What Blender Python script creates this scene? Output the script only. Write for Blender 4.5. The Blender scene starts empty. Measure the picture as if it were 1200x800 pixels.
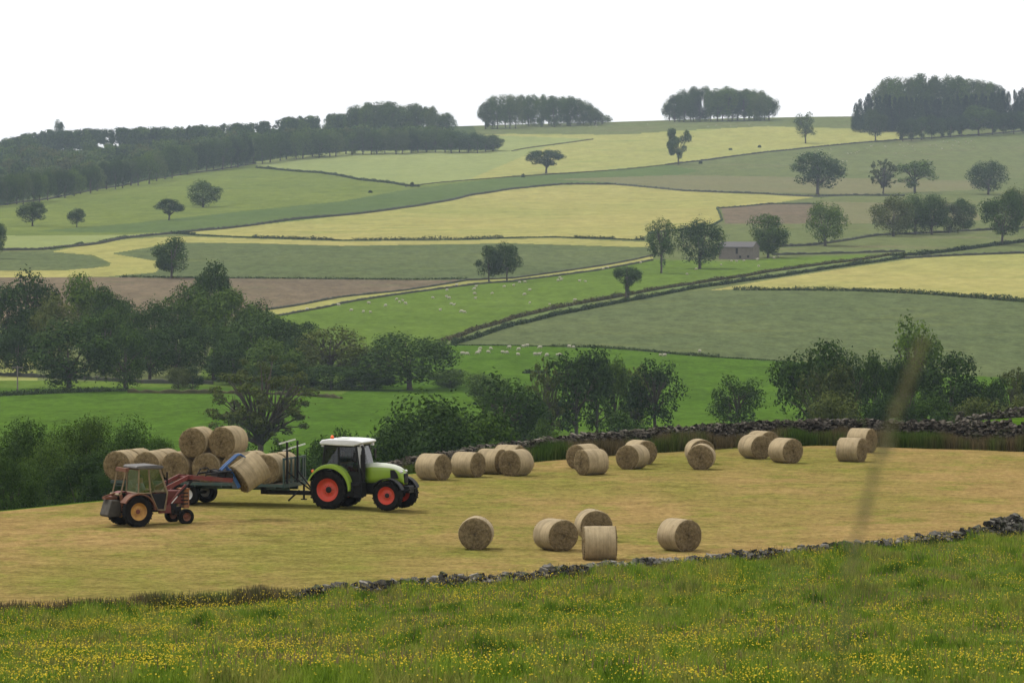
import bpy, math, random
import numpy as np
from mathutils import Vector, Matrix, Euler

R = math.radians
scene = bpy.context.scene
C = scene.collection

# ------------------------------------------------------------------ camera
F = 5000.0                                   # focal length in photo pixels (photo 1200 wide)
PITCH = math.atan(170.0 / F)
cam_d = bpy.data.cameras.new("camera")
cam_d.sensor_width = 36.0
cam_d.lens = 36.0 * F / 1200.0
cam_d.clip_start = 0.1
cam_d.clip_end = 30000
cam_d.dof.use_dof = True
cam_d.dof.focus_distance = 185.0
cam_d.dof.aperture_fstop = 10.0
cam = bpy.data.objects.new("camera", cam_d)
C.objects.link(cam)
cam.location = (0, 0, 0)
cam.rotation_euler = (R(90) - PITCH, 0, 0)
scene.camera = cam

# ------------------------------------------------------------------ light
SUN_EL, SUN_AZ = R(56), R(-52)               # azimuth from +Y (view direction) towards +X
world = bpy.data.worlds.new("World")
scene.world = world
world.use_nodes = True
wn = world.node_tree
wn.nodes.clear()
sky = wn.nodes.new("ShaderNodeTexSky")
sky.sky_type = 'NISHITA'
sky.sun_disc = False
sky.sun_elevation = SUN_EL
sky.sun_rotation = SUN_AZ
sky.air_density = 1.0
sky.dust_density = 2.0
sky.ozone_density = 1.0
hs = wn.nodes.new("ShaderNodeHueSaturation")
hs.inputs['Saturation'].default_value = 0.22
hs.inputs['Value'].default_value = 1.0
bg = wn.nodes.new("ShaderNodeBackground")
bg.inputs['Strength'].default_value = 0.13
wo = wn.nodes.new("ShaderNodeOutputWorld")
cloud = wn.nodes.new("ShaderNodeMix"); cloud.data_type = 'RGBA'      # bright even cloud over the clear sky
cloud.inputs[0].default_value = 0.86
cloud.inputs[7].default_value = (11.8, 11.7, 11.7, 1)
wn.links.new(sky.outputs[0], hs.inputs['Color'])
wn.links.new(hs.outputs[0], cloud.inputs[6])
wn.links.new(cloud.outputs[2], bg.inputs['Color'])
wn.links.new(bg.outputs[0], wo.inputs['Surface'])

sun_d = bpy.data.lights.new("sun", 'SUN')
sun_d.energy = 3.3
sun_d.angle = R(11)
sun_d.color = (1.0, 0.96, 0.9)
sun = bpy.data.objects.new("sun", sun_d)
C.objects.link(sun)
_sd = Vector((math.sin(SUN_AZ) * math.cos(SUN_EL), math.cos(SUN_AZ) * math.cos(SUN_EL), math.sin(SUN_EL)))
sun.rotation_euler = _sd.to_track_quat('Z', 'Y').to_euler()

scene.view_settings.view_transform = 'Standard'
scene.view_settings.look = 'None'
scene.view_settings.gamma = 1.0
scene.view_settings.use_curve_mapping = False
scene.view_settings.exposure = -0.2
scene.cycles.max_bounces = 6
scene.cycles.diffuse_bounces = 2
scene.cycles.transparent_max_bounces = 8
scene.cycles.volume_bounces = 0
scene.cycles.use_denoising = True

# ------------------------------------------------------------------ projection
SA, CA = math.sin(PITCH), math.cos(PITCH)


def ray(px, py):
    a = (px - 600.0) / F
    b = (400.0 - py) / F
    return Vector((a, CA + b * SA, -SA + b * CA))


def project(x, y, z):
    d = y * CA - z * SA
    u = y * SA + z * CA
    return 600 + F * x / d, 400 - F * u / d


# ------------------------------------------------------------------ noise (numpy)
_rs = np.random.RandomState(7)
_perm = _rs.rand(256, 256)


def vnoise(x, y):
    xi = np.floor(x).astype(int); yi = np.floor(y).astype(int)
    fx = x - xi; fy = y - yi
    fx = fx * fx * (3 - 2 * fx); fy = fy * fy * (3 - 2 * fy)
    a = _perm[xi & 255, yi & 255]; b = _perm[(xi + 1) & 255, yi & 255]
    c = _perm[xi & 255, (yi + 1) & 255]; d = _perm[(xi + 1) & 255, (yi + 1) & 255]
    return (a * (1 - fx) + b * fx) * (1 - fy) + (c * (1 - fx) + d * fx) * fy * 1.0 - 0.5


def fbm(x, y, o=3):
    s = 0; k = 1.0
    for i in range(o):
        s = s + k * vnoise(x * 2 ** i + 17.3 * i, y * 2 ** i + 5.1 * i); k *= 0.5
    return s


# ------------------------------------------------------------------ terrain table
PXC = np.array([-600, 0, 150, 300, 420, 480, 600, 700, 840, 960, 1080, 1200, 1800], float)
near_y = np.interp(PXC, [-600, 0, 150, 300, 400, 600, 700, 800, 900, 1000, 1080, 1200, 1800],
                   [740, 717, 713, 706, 697, 683, 672, 662, 655, 645, 636, 622, 590])
far_y = np.interp(PXC, [-600, 0, 150, 365, 480, 540, 625, 700, 840, 960, 1080, 1200, 1800],
                  [620, 597, 583, 562, 556, 550, 541, 535, 526, 521, 524, 527, 530])
r_near = 65000.0 / (near_y - 230)
r_far = 65000.0 / (far_y - 230)


def zy(r, y):
    d = 400.0 - y
    return r * (-SA + d / F * CA) / (CA + d / F * SA)


def col(v_by_px):
    xs = sorted(v_by_px)
    return np.interp(PXC, xs, [v_by_px[k] for k in xs])


one = np.ones_like(PXC)
KR, KZ = [], []


def knot(r, z):
    KR.append(r * one); KZ.append(z * one)


knot(0.0, -1.12)
knot(4, -1.35)
knot(25, -3.6)
knot(75, zy(75, 800))
knot(r_near, -13.0)
knot(r_far, -13.0)
knot(r_far + 12, col({0: -14.4, 420: -14.3, 500: -13.6, 800: -13.4, 1050: -13.2, 1200: -12.9}))
knot(330, col({0: -27, 420: -26, 800: -22, 1050: -18.5, 1200: -17.2}))
knot(550, col({0: -38, 600: -38, 1000: -34, 1200: -32}))
knot(700, zy(700, 505))
knot(860, zy(860, 455))
knot(1000, zy(1000, 412))
knot(1250, zy(1250, 350))
knot(1560, zy(1560, 300))
knot(2050, zy(2050, col({-600: 262, 0: 256, 300: 250, 1200: 250})))
knot(2800, zy(2800, col({-600: 226, 0: 215, 300: 204, 600: 198, 900: 198, 1200: 204})))
knot(3700, zy(3700, col({-600: 200, 0: 185, 150: 172, 300: 158, 450: 151, 600: 147, 750: 143, 900: 138, 1050: 137.5, 1200: 135, 1800: 128})))
knot(4000, KZ[-1] - 3)
knot(4700, KZ[-1] - 40)
knot(5700, KZ[-1] - 40)
KR = np.array(KR); KZ = np.array(KZ)
SEG = [4, 5, 10, 50, 56, 8, 10, 10, 14, 46, 50, 86, 76, 76, 70, 80, 8, 5, 4]


def pchip_slopes(x, y):
    h = np.diff(x, axis=0); d = np.diff(y, axis=0) / h
    m = np.zeros_like(y)
    for k in range(1, len(x) - 1):
        s = np.where(d[k - 1] * d[k] > 0, 1.0, 0.35)
        m[k] = s * (d[k - 1] * h[k] + d[k] * h[k - 1]) / (h[k] + h[k - 1])
    m[0] = d[0]; m[-1] = d[-1]
    return m


cols = list(np.arange(-90, 1291, 1.5))
left = [math.tan(R(a)) * F + 600 for a in (-60, -45, -35, -27, -20, -15, -12, -10.5, -9.4, -8.6)]
right = [math.tan(R(a)) * F + 600 for a in (8.6, 9.4, 10.5, 12, 15, 20, 27, 35, 45, 60)]
phis = [math.atan((p - 600) / F) for p in left + cols + right]
phis = [R(-180), R(-150), R(-120), R(-95), R(-75)] + phis + [R(75), R(95), R(120), R(150), R(180)]
PHI = np.array(phis)
pcx = np.clip(600 + F * np.tan(np.clip(PHI, -1.2, 1.2)), -600, 1800)
kr = np.array([np.interp(pcx, PXC, KR[k]) for k in range(len(KR))])
kz = np.array([np.interp(pcx, PXC, KZ[k]) for k in range(len(KR))])
# smooth table across columns a little
ker = np.hanning(41); ker /= ker.sum()
for k in range(len(kr)):
    for arr in (kr, kz):
        p = np.pad(arr[k], 20, mode='edge')
        arr[k] = np.convolve(p, ker, mode='valid')
ms = pchip_slopes(kr, kz)
rows_r, rows_z, row_k = [], [], []
for k in range(len(kr) - 1):
    n = SEG[k]
    h = kr[k + 1] - kr[k]
    for i in range(n):
        t = i / n
        h00 = 2 * t ** 3 - 3 * t ** 2 + 1; h10 = t ** 3 - 2 * t ** 2 + t
        h01 = -2 * t ** 3 + 3 * t ** 2; h11 = t ** 3 - t ** 2
        rows_r.append(kr[k] + t * h)
        rows_z.append(h00 * kz[k] + h10 * h * ms[k] + h01 * kz[k + 1] + h11 * h * ms[k + 1])
        row_k.append(k)
rows_r.append(kr[-1]); rows_z.append(kz[-1]); row_k.append(len(kr) - 2)
GR = np.array(rows_r); GZ = np.array(rows_z); RK = np.array(row_k)
GX = GR * np.sin(PHI)[None, :]; GY = GR * np.cos(PHI)[None, :]
sm = lambda a, b, x: np.clip((x - a) / (b - a), 0, 1) ** 2 * (3 - 2 * np.clip((x - a) / (b - a), 0, 1))
amp_h = sm(300, 1100, GR) * 1.6 * (1 - sm(3300, 3700, GR)) + 0.25 * sm(240, 420, GR)
GZ = GZ + amp_h * fbm(GX / 170.0, GY / 170.0, 3)
amp_m = sm(5, 40, GR) * (1 - sm(-6, -1, GR - kr[4][None, :]))
GZ = GZ + 0.42 * amp_m * fbm(GX / 4.5 + 30, GY / 6.0, 3)
amp_f = sm(0, 6, GR - kr[4][None, :]) * (1 - sm(-4, 0, GR - kr[5][None, :]))
GZ = GZ + 0.16 * amp_f * fbm(GX / 9 + 80, GY / 14, 2)
NR, NP = GR.shape


def ground(x, y):
    """terrain height under a point (bilinear in the terrain's own grid)"""
    phi = math.atan2(x, y); r = math.hypot(x, y)
    j = int(np.searchsorted(PHI, phi)) - 1
    j = max(0, min(NP - 2, j))
    tj = (phi - PHI[j]) / (PHI[j + 1] - PHI[j])
    rc = GR[:, j] * (1 - tj) + GR[:, j + 1] * tj
    i = int(np.searchsorted(rc, r)) - 1
    i = max(0, min(NR - 2, i))
    ti = (r - rc[i]) / (rc[i + 1] - rc[i])
    zc = GZ[:, j] * (1 - tj) + GZ[:, j + 1] * tj
    return float(zc[i] * (1 - ti) + zc[i + 1] * ti)


def ground_v(x, y):
    return np.array([ground(a, b) for a, b in zip(x, y)])


def on_ray(px, r):
    """point at horizontal distance r in the direction of photo column px, on the ground"""
    phi = math.atan2((px - 600.0) / F, 1.0)
    x, y = r * math.sin(phi), r * math.cos(phi)
    return Vector((x, y, ground(x, y)))


def hit(px, py, rmin=640.0, rmax=3700.0):
    """first ground point beyond rmin seen at a photo pixel"""
    d = ray(px, py)
    phi = math.atan2(d.x, d.y); hl = math.hypot(d.x, d.y)
    te = d.z / hl
    j = max(0, min(NP - 2, int(np.searchsorted(PHI, phi)) - 1))
    tj = (phi - PHI[j]) / (PHI[j + 1] - PHI[j])
    rc = GR[:, j] * (1 - tj) + GR[:, j + 1] * tj
    zc = GZ[:, j] * (1 - tj) + GZ[:, j + 1] * tj
    e = zc / np.maximum(rc, 1e-6) - te
    idx = np.where((rc >= rmin) & (rc <= rmax))[0]
    for a, b in zip(idx[:-1], idx[1:]):
        if e[a] <= 0 < e[b] or e[a] == 0:
            t = -e[a] / (e[b] - e[a])
            r = rc[a] + t * (rc[b] - rc[a])
            return Vector((r * math.sin(phi), r * math.cos(phi), zc[a] + t * (zc[b] - zc[a])))
    k = idx[-1] if e[idx[-1]] < 0 else idx[0]
    r = rc[k]
    return Vector((r * math.sin(phi), r * math.cos(phi), zc[k]))


# ------------------------------------------------------------------ materials
def nmat(name):
    m = bpy.data.materials.new(name)
    m.use_nodes = True
    b = m.node_tree.nodes['Principled BSDF']
    return m, m.node_tree, b


def ramp2(nt, fac, c1, c2, p1=0.35, p2=0.65):
    r = nt.nodes.new('ShaderNodeValToRGB')
    r.color_ramp.elements[0].position = p1; r.color_ramp.elements[0].color = (*c1, 1)
    r.color_ramp.elements[1].position = p2; r.color_ramp.elements[1].color = (*c2, 1)
    nt.links.new(fac, r.inputs[0])
    return r


def noise_node(nt, scale, detail=4, rough=0.55, stretch=(1, 1, 1), coord='Object', rotz=0.0):
    tc = nt.nodes.new('ShaderNodeTexCoord')
    mp = nt.nodes.new('ShaderNodeMapping')
    mp.inputs['Scale'].default_value = stretch
    mp.inputs['Rotation'].default_value = (0, 0, rotz)
    n = nt.nodes.new('ShaderNodeTexNoise')
    n.inputs['Scale'].default_value = scale
    n.inputs['Detail'].default_value = detail
    n.inputs['Roughness'].default_value = rough
    nt.links.new(tc.outputs[coord], mp.inputs[0])
    nt.links.new(mp.outputs[0], n.inputs['Vector'])
    return n


def mix(nt, fac, a, b, mode='MIX'):
    m = nt.nodes.new('ShaderNodeMix'); m.data_type = 'RGBA'; m.blend_type = mode
    if isinstance(fac, float): m.inputs[0].default_value = fac
    else: nt.links.new(fac, m.inputs[0])
    for s, v in ((6, a), (7, b)):
        if isinstance(v, tuple): m.inputs[s].default_value = (*v, 1)
        else: nt.links.new(v, m.inputs[s])
    return m.outputs[2]


def field_mat(name, c1, c2, s_big=0.02, s_small=0.35, small=0.5, c3=None, rows=None, stretch=(1.0, 0.30, 1)):
    """grass or crop: large drifts of two colours, fine mottling, optional drill rows"""
    m, nt, b = nmat(name)
    n1 = noise_node(nt, s_big, 4, 0.6, (0.8, 0.5, 1))
    base = ramp2(nt, n1.outputs[0], c1, c2, 0.32, 0.68).outputs[0]
    if c3:
        n3 = noise_node(nt, s_big * 5, 4, 0.65, (0.4, 1.2, 1))
        r3 = ramp2(nt, n3.outputs[0], (0, 0, 0), (1, 1, 1), 0.56, 0.72)
        base = mix(nt, r3.outputs[0], base, c3)
    n2 = noise_node(nt, s_small, 5, 0.75, stretch)
    g = 1.0 - small * 0.5
    r2 = ramp2(nt, n2.outputs[0], (g, g, g), (2 - g, 2 - g, 2 - g), 0.3, 0.7)
    base = mix(nt, 1.0, base, r2.outputs[0], 'MULTIPLY')
    nf = noise_node(nt, s_small * 3.3, 4, 0.8, (1.0, 0.35, 1))
    rfn = ramp2(nt, nf.outputs[0], (1 - small * .35,) * 3, (1 + small * .35,) * 3, 0.32, 0.68)
    base = mix(nt, 1.0, base, rfn.outputs[0], 'MULTIPLY')
    if rows:
        ang, sc, amt = rows
        tc = nt.nodes.new('ShaderNodeTexCoord'); mp = nt.nodes.new('ShaderNodeMapping')
        mp.inputs['Rotation'].default_value = (0, 0, ang)
        w = nt.nodes.new('ShaderNodeTexWave'); w.inputs['Scale'].default_value = sc
        w.inputs['Distortion'].default_value = 2.5; w.inputs['Detail'].default_value = 2
        w.inputs['Detail Scale'].default_value = 0.4
        nt.links.new(tc.outputs['Object'], mp.inputs[0]); nt.links.new(mp.outputs[0], w.inputs[0])
        rr = ramp2(nt, w.outputs['Fac'], (1 - amt,) * 3, (1, 1, 1), 0.0, 0.6)
        base = mix(nt, 1.0, base, rr.outputs[0], 'MULTIPLY')
    nt.links.new(base, b.inputs['Base Color'])
    b.inputs['Roughness'].default_value = 1.0
    b.inputs['Specular IOR Level'].default_value = 0.0
    bp = nt.nodes.new('ShaderNodeBump'); bp.inputs['Strength'].default_value = 0.6; bp.inputs['Distance'].default_value = 0.6
    nt.links.new(n2.outputs[0], bp.inputs['Height']); nt.links.new(bp.outputs[0], b.inputs['Normal'])
    return m


def leaf_mat(name, c1, c2, c3=None, trans=0.12):
    m, nt, b = nmat(name)
    geo = nt.nodes.new('ShaderNodeNewGeometry'); oi = nt.nodes.new('ShaderNodeObjectInfo')
    r = ramp2(nt, geo.outputs['Random Per Island'], c1, c2, 0.0, 1.0)
    n = noise_node(nt, 0.35, 3, 0.6)
    v = ramp2(nt, n.outputs[0], (0.7, 0.74, 0.7), (1.3, 1.26, 1.2), 0.35, 0.65)
    colr = mix(nt, 1.0, r.outputs[0], v.outputs[0], 'MULTIPLY')
    ov = ramp2(nt, oi.outputs['Random'], (0.66, 0.70, 0.74), (1.38, 1.30, 1.05), 0.0, 1.0)
    colr = mix(nt, 1.0, colr, ov.outputs[0], 'MULTIPLY')
    nt.links.new(colr, b.inputs['Base Color'])
    b.inputs['Roughness'].default_value = 0.75
    b.inputs['Specular IOR Level'].default_value = 0.04
    tr = nt.nodes.new('ShaderNodeBsdfTranslucent'); nt.links.new(colr, tr.inputs[0])
    ms_ = nt.nodes.new('ShaderNodeMixShader'); ms_.inputs[0].default_value = trans
    out = nt.nodes['Material Output']
    nt.links.new(b.outputs[0], ms_.inputs[1]); nt.links.new(tr.outputs[0], ms_.inputs[2]); nt.links.new(ms_.outputs[0], out.inputs[0])
    return m


def paint(name, c, rough=0.5, metal=0.0, dirt=0.0, dirtc=(0.12, 0.09, 0.05), spec=0.5, scale=4.0):
    m, nt, b = nmat(name)
    n = noise_node(nt, scale, 5, 0.65)
    if dirt > 0:
        f = ramp2(nt, n.outputs[0], (0, 0, 0), (dirt,) * 3, 0.42, 0.68)
        colr = mix(nt, f.outputs[0], tuple(c), tuple(dirtc))
    else:
        v = ramp2(nt, n.outputs[0], tuple(x * 0.88 for x in c), tuple(min(1, x * 1.1) for x in c), 0.3, 0.7)
        colr = v.outputs[0]
    nt.links.new(colr, b.inputs['Base Color'])
    b.inputs['Roughness'].default_value = rough
    b.inputs['Metallic'].default_value = metal
    b.inputs['Specular IOR Level'].default_value = spec
    return m


def glass(name, c, alpha=0.35):
    m, nt, b = nmat(name)
    g = nt.nodes.new('ShaderNodeBsdfGlossy'); g.inputs['Roughness'].default_value = 0.05
    t = nt.nodes.new('ShaderNodeBsdfTransparent'); t.inputs[0].default_value = (*c, 1)
    fr = nt.nodes.new('ShaderNodeFresnel'); fr.inputs[0].default_value = 1.5
    ad = nt.nodes.new('ShaderNodeMath'); ad.operation = 'ADD'; ad.inputs[1].default_value = alpha
    x = nt.nodes.new('ShaderNodeMixShader'); out = nt.nodes['Material Output']
    nt.links.new(fr.outputs[0], ad.inputs[0]); nt.links.new(ad.outputs[0], x.inputs[0])
    nt.links.new(t.outputs[0], x.inputs[1]); nt.links.new(g.outputs[0], x.inputs[2]); nt.links.new(x.outputs[0], out.inputs[0])
    return m


M = {}
M['valley'] = field_mat('valley pasture grass', (0.042, 0.084, 0.008), (0.056, 0.104, 0.011), 0.02, 0.25, 0.55, c3=(0.040, 0.070, 0.009))
M['pasture'] = field_mat('sheep pasture grass', (0.070, 0.110, 0.017), (0.086, 0.130, 0.021), 0.015, 0.2, 0.45, c3=(0.062, 0.094, 0.019))
M['dull'] = field_mat('dull hill pasture', (0.088, 0.108, 0.038), (0.104, 0.118, 0.045), 0.008, 0.12, 0.4, c3=(0.118, 0.108, 0.056))
M['hillgreen'] = field_mat('hill pasture', (0.092, 0.120, 0.026), (0.118, 0.144, 0.032), 0.008, 0.12, 0.4, c3=(0.070, 0.100, 0.030))
M['darkgreen'] = field_mat('damp pasture', (0.062, 0.092, 0.028), (0.078, 0.108, 0.033), 0.01, 0.12, 0.3)
M['yellow'] = field_mat('mown hay meadow', (0.215, 0.215, 0.066), (0.262, 0.236, 0.080), 0.008, 0.10, 0.35, c3=(0.165, 0.185, 0.052), rows=(0.35, 0.03, 0.05))
M['yellow2'] = field_mat('hay aftermath', (0.205, 0.215, 0.066), (0.250, 0.240, 0.080), 0.007, 0.10, 0.3, c3=(0.155, 0.195, 0.052), rows=(-0.5, 0.03, 0.05))
M['palegreen'] = field_mat('pale green meadow', (0.165, 0.195, 0.068), (0.200, 0.222, 0.080), 0.008, 0.10, 0.22, rows=(1.2, 0.035, 0.06))
M['grey'] = field_mat('long seeding grass', (0.068, 0.088, 0.036), (0.086, 0.104, 0.042), 0.012, 0.22, 0.6, c3=(0.098, 0.112, 0.036), rows=(1.5, 0.05, 0.05))
M['brown'] = field_mat('flowering hay', (0.108, 0.086, 0.056), (0.132, 0.102, 0.064), 0.015, 0.2, 0.5, c3=(0.105, 0.105, 0.052))
M['brown2'] = field_mat('thin brown grazing', (0.118, 0.120, 0.056), (0.135, 0.126, 0.062), 0.015, 0.2, 0.3, c3=(0.100, 0.118, 0.045))
M['verge'] = field_mat('rough verge', (0.085, 0.12, 0.04), (0.13, 0.15, 0.055), 0.03, 0.3, 0.5)
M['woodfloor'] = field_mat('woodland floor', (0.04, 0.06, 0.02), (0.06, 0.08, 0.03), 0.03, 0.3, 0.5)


def hay_field_mat():
    m, nt, b = nmat('cut hay stubble')
    big = noise_node(nt, 0.09, 5, 0.62, (0.8, 0.45, 1))
    base = ramp2(nt, big.outputs[0], (0.155, 0.140, 0.038), (0.228, 0.160, 0.064), 0.38, 0.58).outputs[0]
    med = noise_node(nt, 0.60, 6, 0.75, (0.6, 0.35, 1))
    mr = ramp2(nt, med.outputs[0], (0, 0, 0), (0.80,) * 3, 0.50, 0.66)
    base = mix(nt, mr.outputs[0], base, (0.135, 0.142, 0.030))
    st = noise_node(nt, 1.5, 6, 0.85, (0.45, 0.8, 1), rotz=0.05)
    sr = ramp2(nt, st.outputs[0], (0.64, 0.62, 0.59), (1.27, 1.26, 1.23), 0.34, 0.66)
    base = mix(nt, 1.0, base, sr.outputs[0], 'MULTIPLY')
    fi = noise_node(nt, 5.0, 4, 0.9, (0.8, 0.6, 1))
    fr = ramp2(nt, fi.outputs[0], (0.66,) * 3, (1.32,) * 3, 0.36, 0.64)
    base = mix(nt, 1.0, base, fr.outputs[0], 'MULTIPLY')
    nt.links.new(base, b.inputs['Base Color'])
    b.inputs['Roughness'].default_value = 1.0; b.inputs['Specular IOR Level'].default_value = 0
    bp = nt.nodes.new('ShaderNodeBump'); bp.inputs['Strength'].default_value = 0.5; bp.inputs['Distance'].default_value = 0.10
    nt.links.new(st.outputs[0], bp.inputs['Height']); nt.links.new(bp.outputs[0], b.inputs['Normal'])
    return m


M['hayfield'] = hay_field_mat()
M['meadow'] = field_mat('meadow turf', (0.055, 0.088, 0.012), (0.080, 0.11, 0.018), 0.3, 3.0, 0.7, c3=(0.09, 0.085, 0.035))


# ------------------------------------------------------------------ tagging
def tag(o, label, cat, group=None, kind=None):
    o['label'] = label; o['category'] = cat
    if group: o['group'] = group
    if kind: o['kind'] = kind
    return o


def empty(name, loc=(0, 0, 0), rz=0.0):
    o = bpy.data.objects.new(name, None); C.objects.link(o)
    o.empty_display_size = 0.3
    o.location = loc; o.rotation_euler = (0, 0, rz)
    return o


def link_mesh(name, me, parent=None, mats=()):
    o = bpy.data.objects.new(name, me)
    for m in mats: me.materials.append(m)
    C.objects.link(o)
    if parent: o.parent = parent
    return o


def np_mesh(name, verts, faces, mat_idx=None, smooth=False):
    """faces: (n,k) int array"""
    me = bpy.data.meshes.new(name)
    verts = np.asarray(verts, dtype=np.float32); faces = np.asarray(faces, dtype=np.int32)
    n, k = faces.shape
    me.vertices.add(len(verts)); me.vertices.foreach_set('co', verts.ravel())
    me.loops.add(n * k); me.loops.foreach_set('vertex_index', faces.ravel())
    me.polygons.add(n)
    me.polygons.foreach_set('loop_start', np.arange(0, n * k, k, dtype=np.int32))
    me.polygons.foreach_set('loop_total', np.full(n, k, dtype=np.int32))
    if mat_idx is not None: me.polygons.foreach_set('material_index', np.asarray(mat_idx, dtype=np.int32))
    me.polygons.foreach_set('use_smooth', np.full(n, smooth, dtype=bool))
    me.update(calc_edges=True)
    return me


# ------------------------------------------------------------------ ground, split into its fields
def in_poly(px, py, poly):
    inside = np.zeros(px.shape, bool)
    n = len(poly)
    for i in range(n):
        x1, y1 = poly[i]; x2, y2 = poly[(i + 1) % n]
        if y1 == y2: continue
        c = ((y1 > py) != (y2 > py)) & (px < (x2 - x1) * (py - y1) / (y2 - y1) + x1)
        inside ^= c
    return inside


L, Rr = -700, 1900   # polygon overrun past the frame
TW_UP = [(515, 402), (560, 386), (600, 374), (650, 362), (732, 347), (800, 335), (900, 319), (1000, 306), (1045, 299)]
TW_LO = [(530, 404), (575, 390), (600, 382), (650, 370), (732, 354), (800, 341), (900, 326), (1000, 311), (1060, 302)]
F2TOP = [(220, 272), (300, 264), (400, 253), (460, 246), (500, 240), (560, 228), (600, 222), (660, 216.5), (720, 216.5), (800, 224), (900, 228), (955, 231)]
SLIV_UP = [(312, 363), (400, 348), (475, 340), (545, 329), (600, 326), (700, 312), (765, 299)]
SLIV_LO = [(328, 369), (400, 355), (480, 342.5), (560, 332), (600, 329), (700, 316), (765, 304)]
FIELDS = [
    ('hill_pasture', 'dull', [(L, 100), (Rr, 100), (Rr, 470), (L, 470)]),
    ('valley_pasture', 'valley', [(L, 452), (230, 452), (400, 462), (520, 404), (600, 405), (700, 407), (800, 415.5), (925, 423), (1000, 431), (1200, 444), (Rr, 460), (Rr, 700), (L, 700)]),
    ('hill_pasture_under_the_wood', 'hillgreen', [(L, 240), (0, 240), (60, 232), (100, 224), (212, 204), (300, 191), (300, 197), (375, 203), (420, 211), (478, 218), (600, 207), (600, 222), (560, 228), (500, 240), (460, 246), (400, 253), (300, 264), (220, 272), (150, 279), (100, 288), (50, 293), (L, 293)]),
    ('damp_hill_pasture', 'darkgreen', [(40, 271), (150, 262), (300, 246), (400, 236), (478, 222), (600, 207), (700, 200), (780, 193), (820, 200), (760, 212), (600, 222), (560, 228), (500, 240), (460, 246), (400, 253), (300, 264), (220, 272), (130, 272.5)]),
    ('pale_hill_meadow', 'palegreen', [(300, 197), (300, 190), (337, 184), (412, 177), (585, 174), (585, 150), (640, 150), (700, 162), (640, 172), (545, 212), (478, 218), (420, 211), (375, 203)]),
    ('hilltop_meadow', 'yellow2', [(560, 158), (600, 157), (730, 158), (800, 153), (900, 148), (1000, 151), (1060, 156), (1060, 163), (1000, 168), (900, 178), (830, 187), (780, 193), (700, 200), (600, 206), (545, 212), (640, 172), (695, 163)]),
    ('skyline_pasture', 'dull', [(540, 120), (Rr, 100), (Rr, 152), (1200, 152), (1060, 156), (1000, 151), (900, 148), (800, 153), (730, 158), (600, 157), (550, 158)]),
    ('wood_floor', 'woodfloor', [(L, 120), (540, 120), (560, 158), (582, 176), (412, 177), (337, 184), (300, 190), (212, 203), (100, 223), (0, 239), (L, 250)]),
    ('brown_grazing', 'brown2', [(650, 210), (800, 205), (1150, 212), (1150, 222), (1000, 228), (900, 226), (800, 222), (720, 214)]),
    ('brown_hay', 'brown', [(845, 244), (900, 239), (960, 240), (960, 262), (850, 262)]),
    ('brown_hay', 'brown2', [(960, 236), (1140, 240), (1150, 258), (1050, 262), (960, 262)]),
    ('central_hay_field', 'yellow', F2TOP + [(900, 239), (840, 244), (845, 258), (835, 263), (760, 273), (750, 281), (650, 277.5), (600, 278), (545, 280), (400, 281), (300, 278), (220, 273)]),
    ('winding_hay_strip', 'yellow', [(L, 330), (L, 318), (0, 315), (75, 317), (128, 312), (130, 308), (110, 299), (60, 295), (90, 289), (150, 280), (210, 277), (300, 280), (400, 283), (545, 282), (600, 280), (650, 279), (762, 284), (762, 290), (600, 285), (500, 286.5), (400, 288), (300, 285), (210, 284), (130, 297), (184, 306), (190, 313), (183, 319), (125, 324), (50, 325.5), (0, 326)]),
    ('light_green_meadow', 'palegreen', [(L, 276), (60, 276), (150, 275), (215, 271), (150, 279), (100, 287), (50, 292.5), (L, 293)]),
    ('long_grass_field', 'grey', [(L, 294), (60, 295), (100, 299), (129, 308), (110, 314), (70, 317), (L, 318)]),
    ('long_grass_field', 'grey', [(133, 297), (210, 284.5), (300, 285.5), (400, 288.5), (500, 287), (600, 285.5), (762, 290), (765, 297), (700, 311), (600, 325), (560, 329), (487, 328), (400, 327), (300, 326), (130, 325), (183, 319), (188, 312), (184, 306)]),
    ('brown_hay_field', 'brown', [(L, 326), (130, 325), (300, 326), (487, 328), (545, 328), (475, 339), (400, 347), (312, 363), (200, 385), (L, 385)]),
    ('yellow_margin', 'yellow', SLIV_UP + SLIV_LO[::-1]),
    ('sheep_pasture', 'pasture', SLIV_LO + [(850, 306), (900, 303), (960, 300), (1020, 298), (1045, 299)] + TW_UP[::-1] + [(520, 404), (400, 462), (230, 452), (250, 400), (320, 369)]),
    ('lane_verge', 'verge', TW_UP + TW_LO[::-1]),
    ('right_hay_field', 'yellow', [(832, 340), (900, 328), (1000, 313), (1070, 303), (1130, 299), (1200, 297), (Rr, 290), (Rr, 420), (1200, 353), (1100, 345.5), (1000, 340), (940, 339), (870, 339)]),
    ('big_long_grass_field', 'grey', [(530, 404)] + TW_LO[1:6] + [(832, 340), (870, 340), (940, 340), (1000, 341), (1100, 346), (1200, 354), (Rr, 425), (Rr, 460), (1200, 444), (1000, 431), (925, 423), (850, 419), (800, 415), (750, 410.5), (700, 407), (600, 404.5)]),
    ('grass_patch', 'yellow2', [(L, 420), (40, 420), (45, 452), (L, 452)]),
    ('small_pasture', 'pasture', [(L, 441), (250, 447), (250, 453), (L, 458)]),
]
PXg, PYg = project(GX, np.maximum(GY, 1e-3), GZ)
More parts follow.
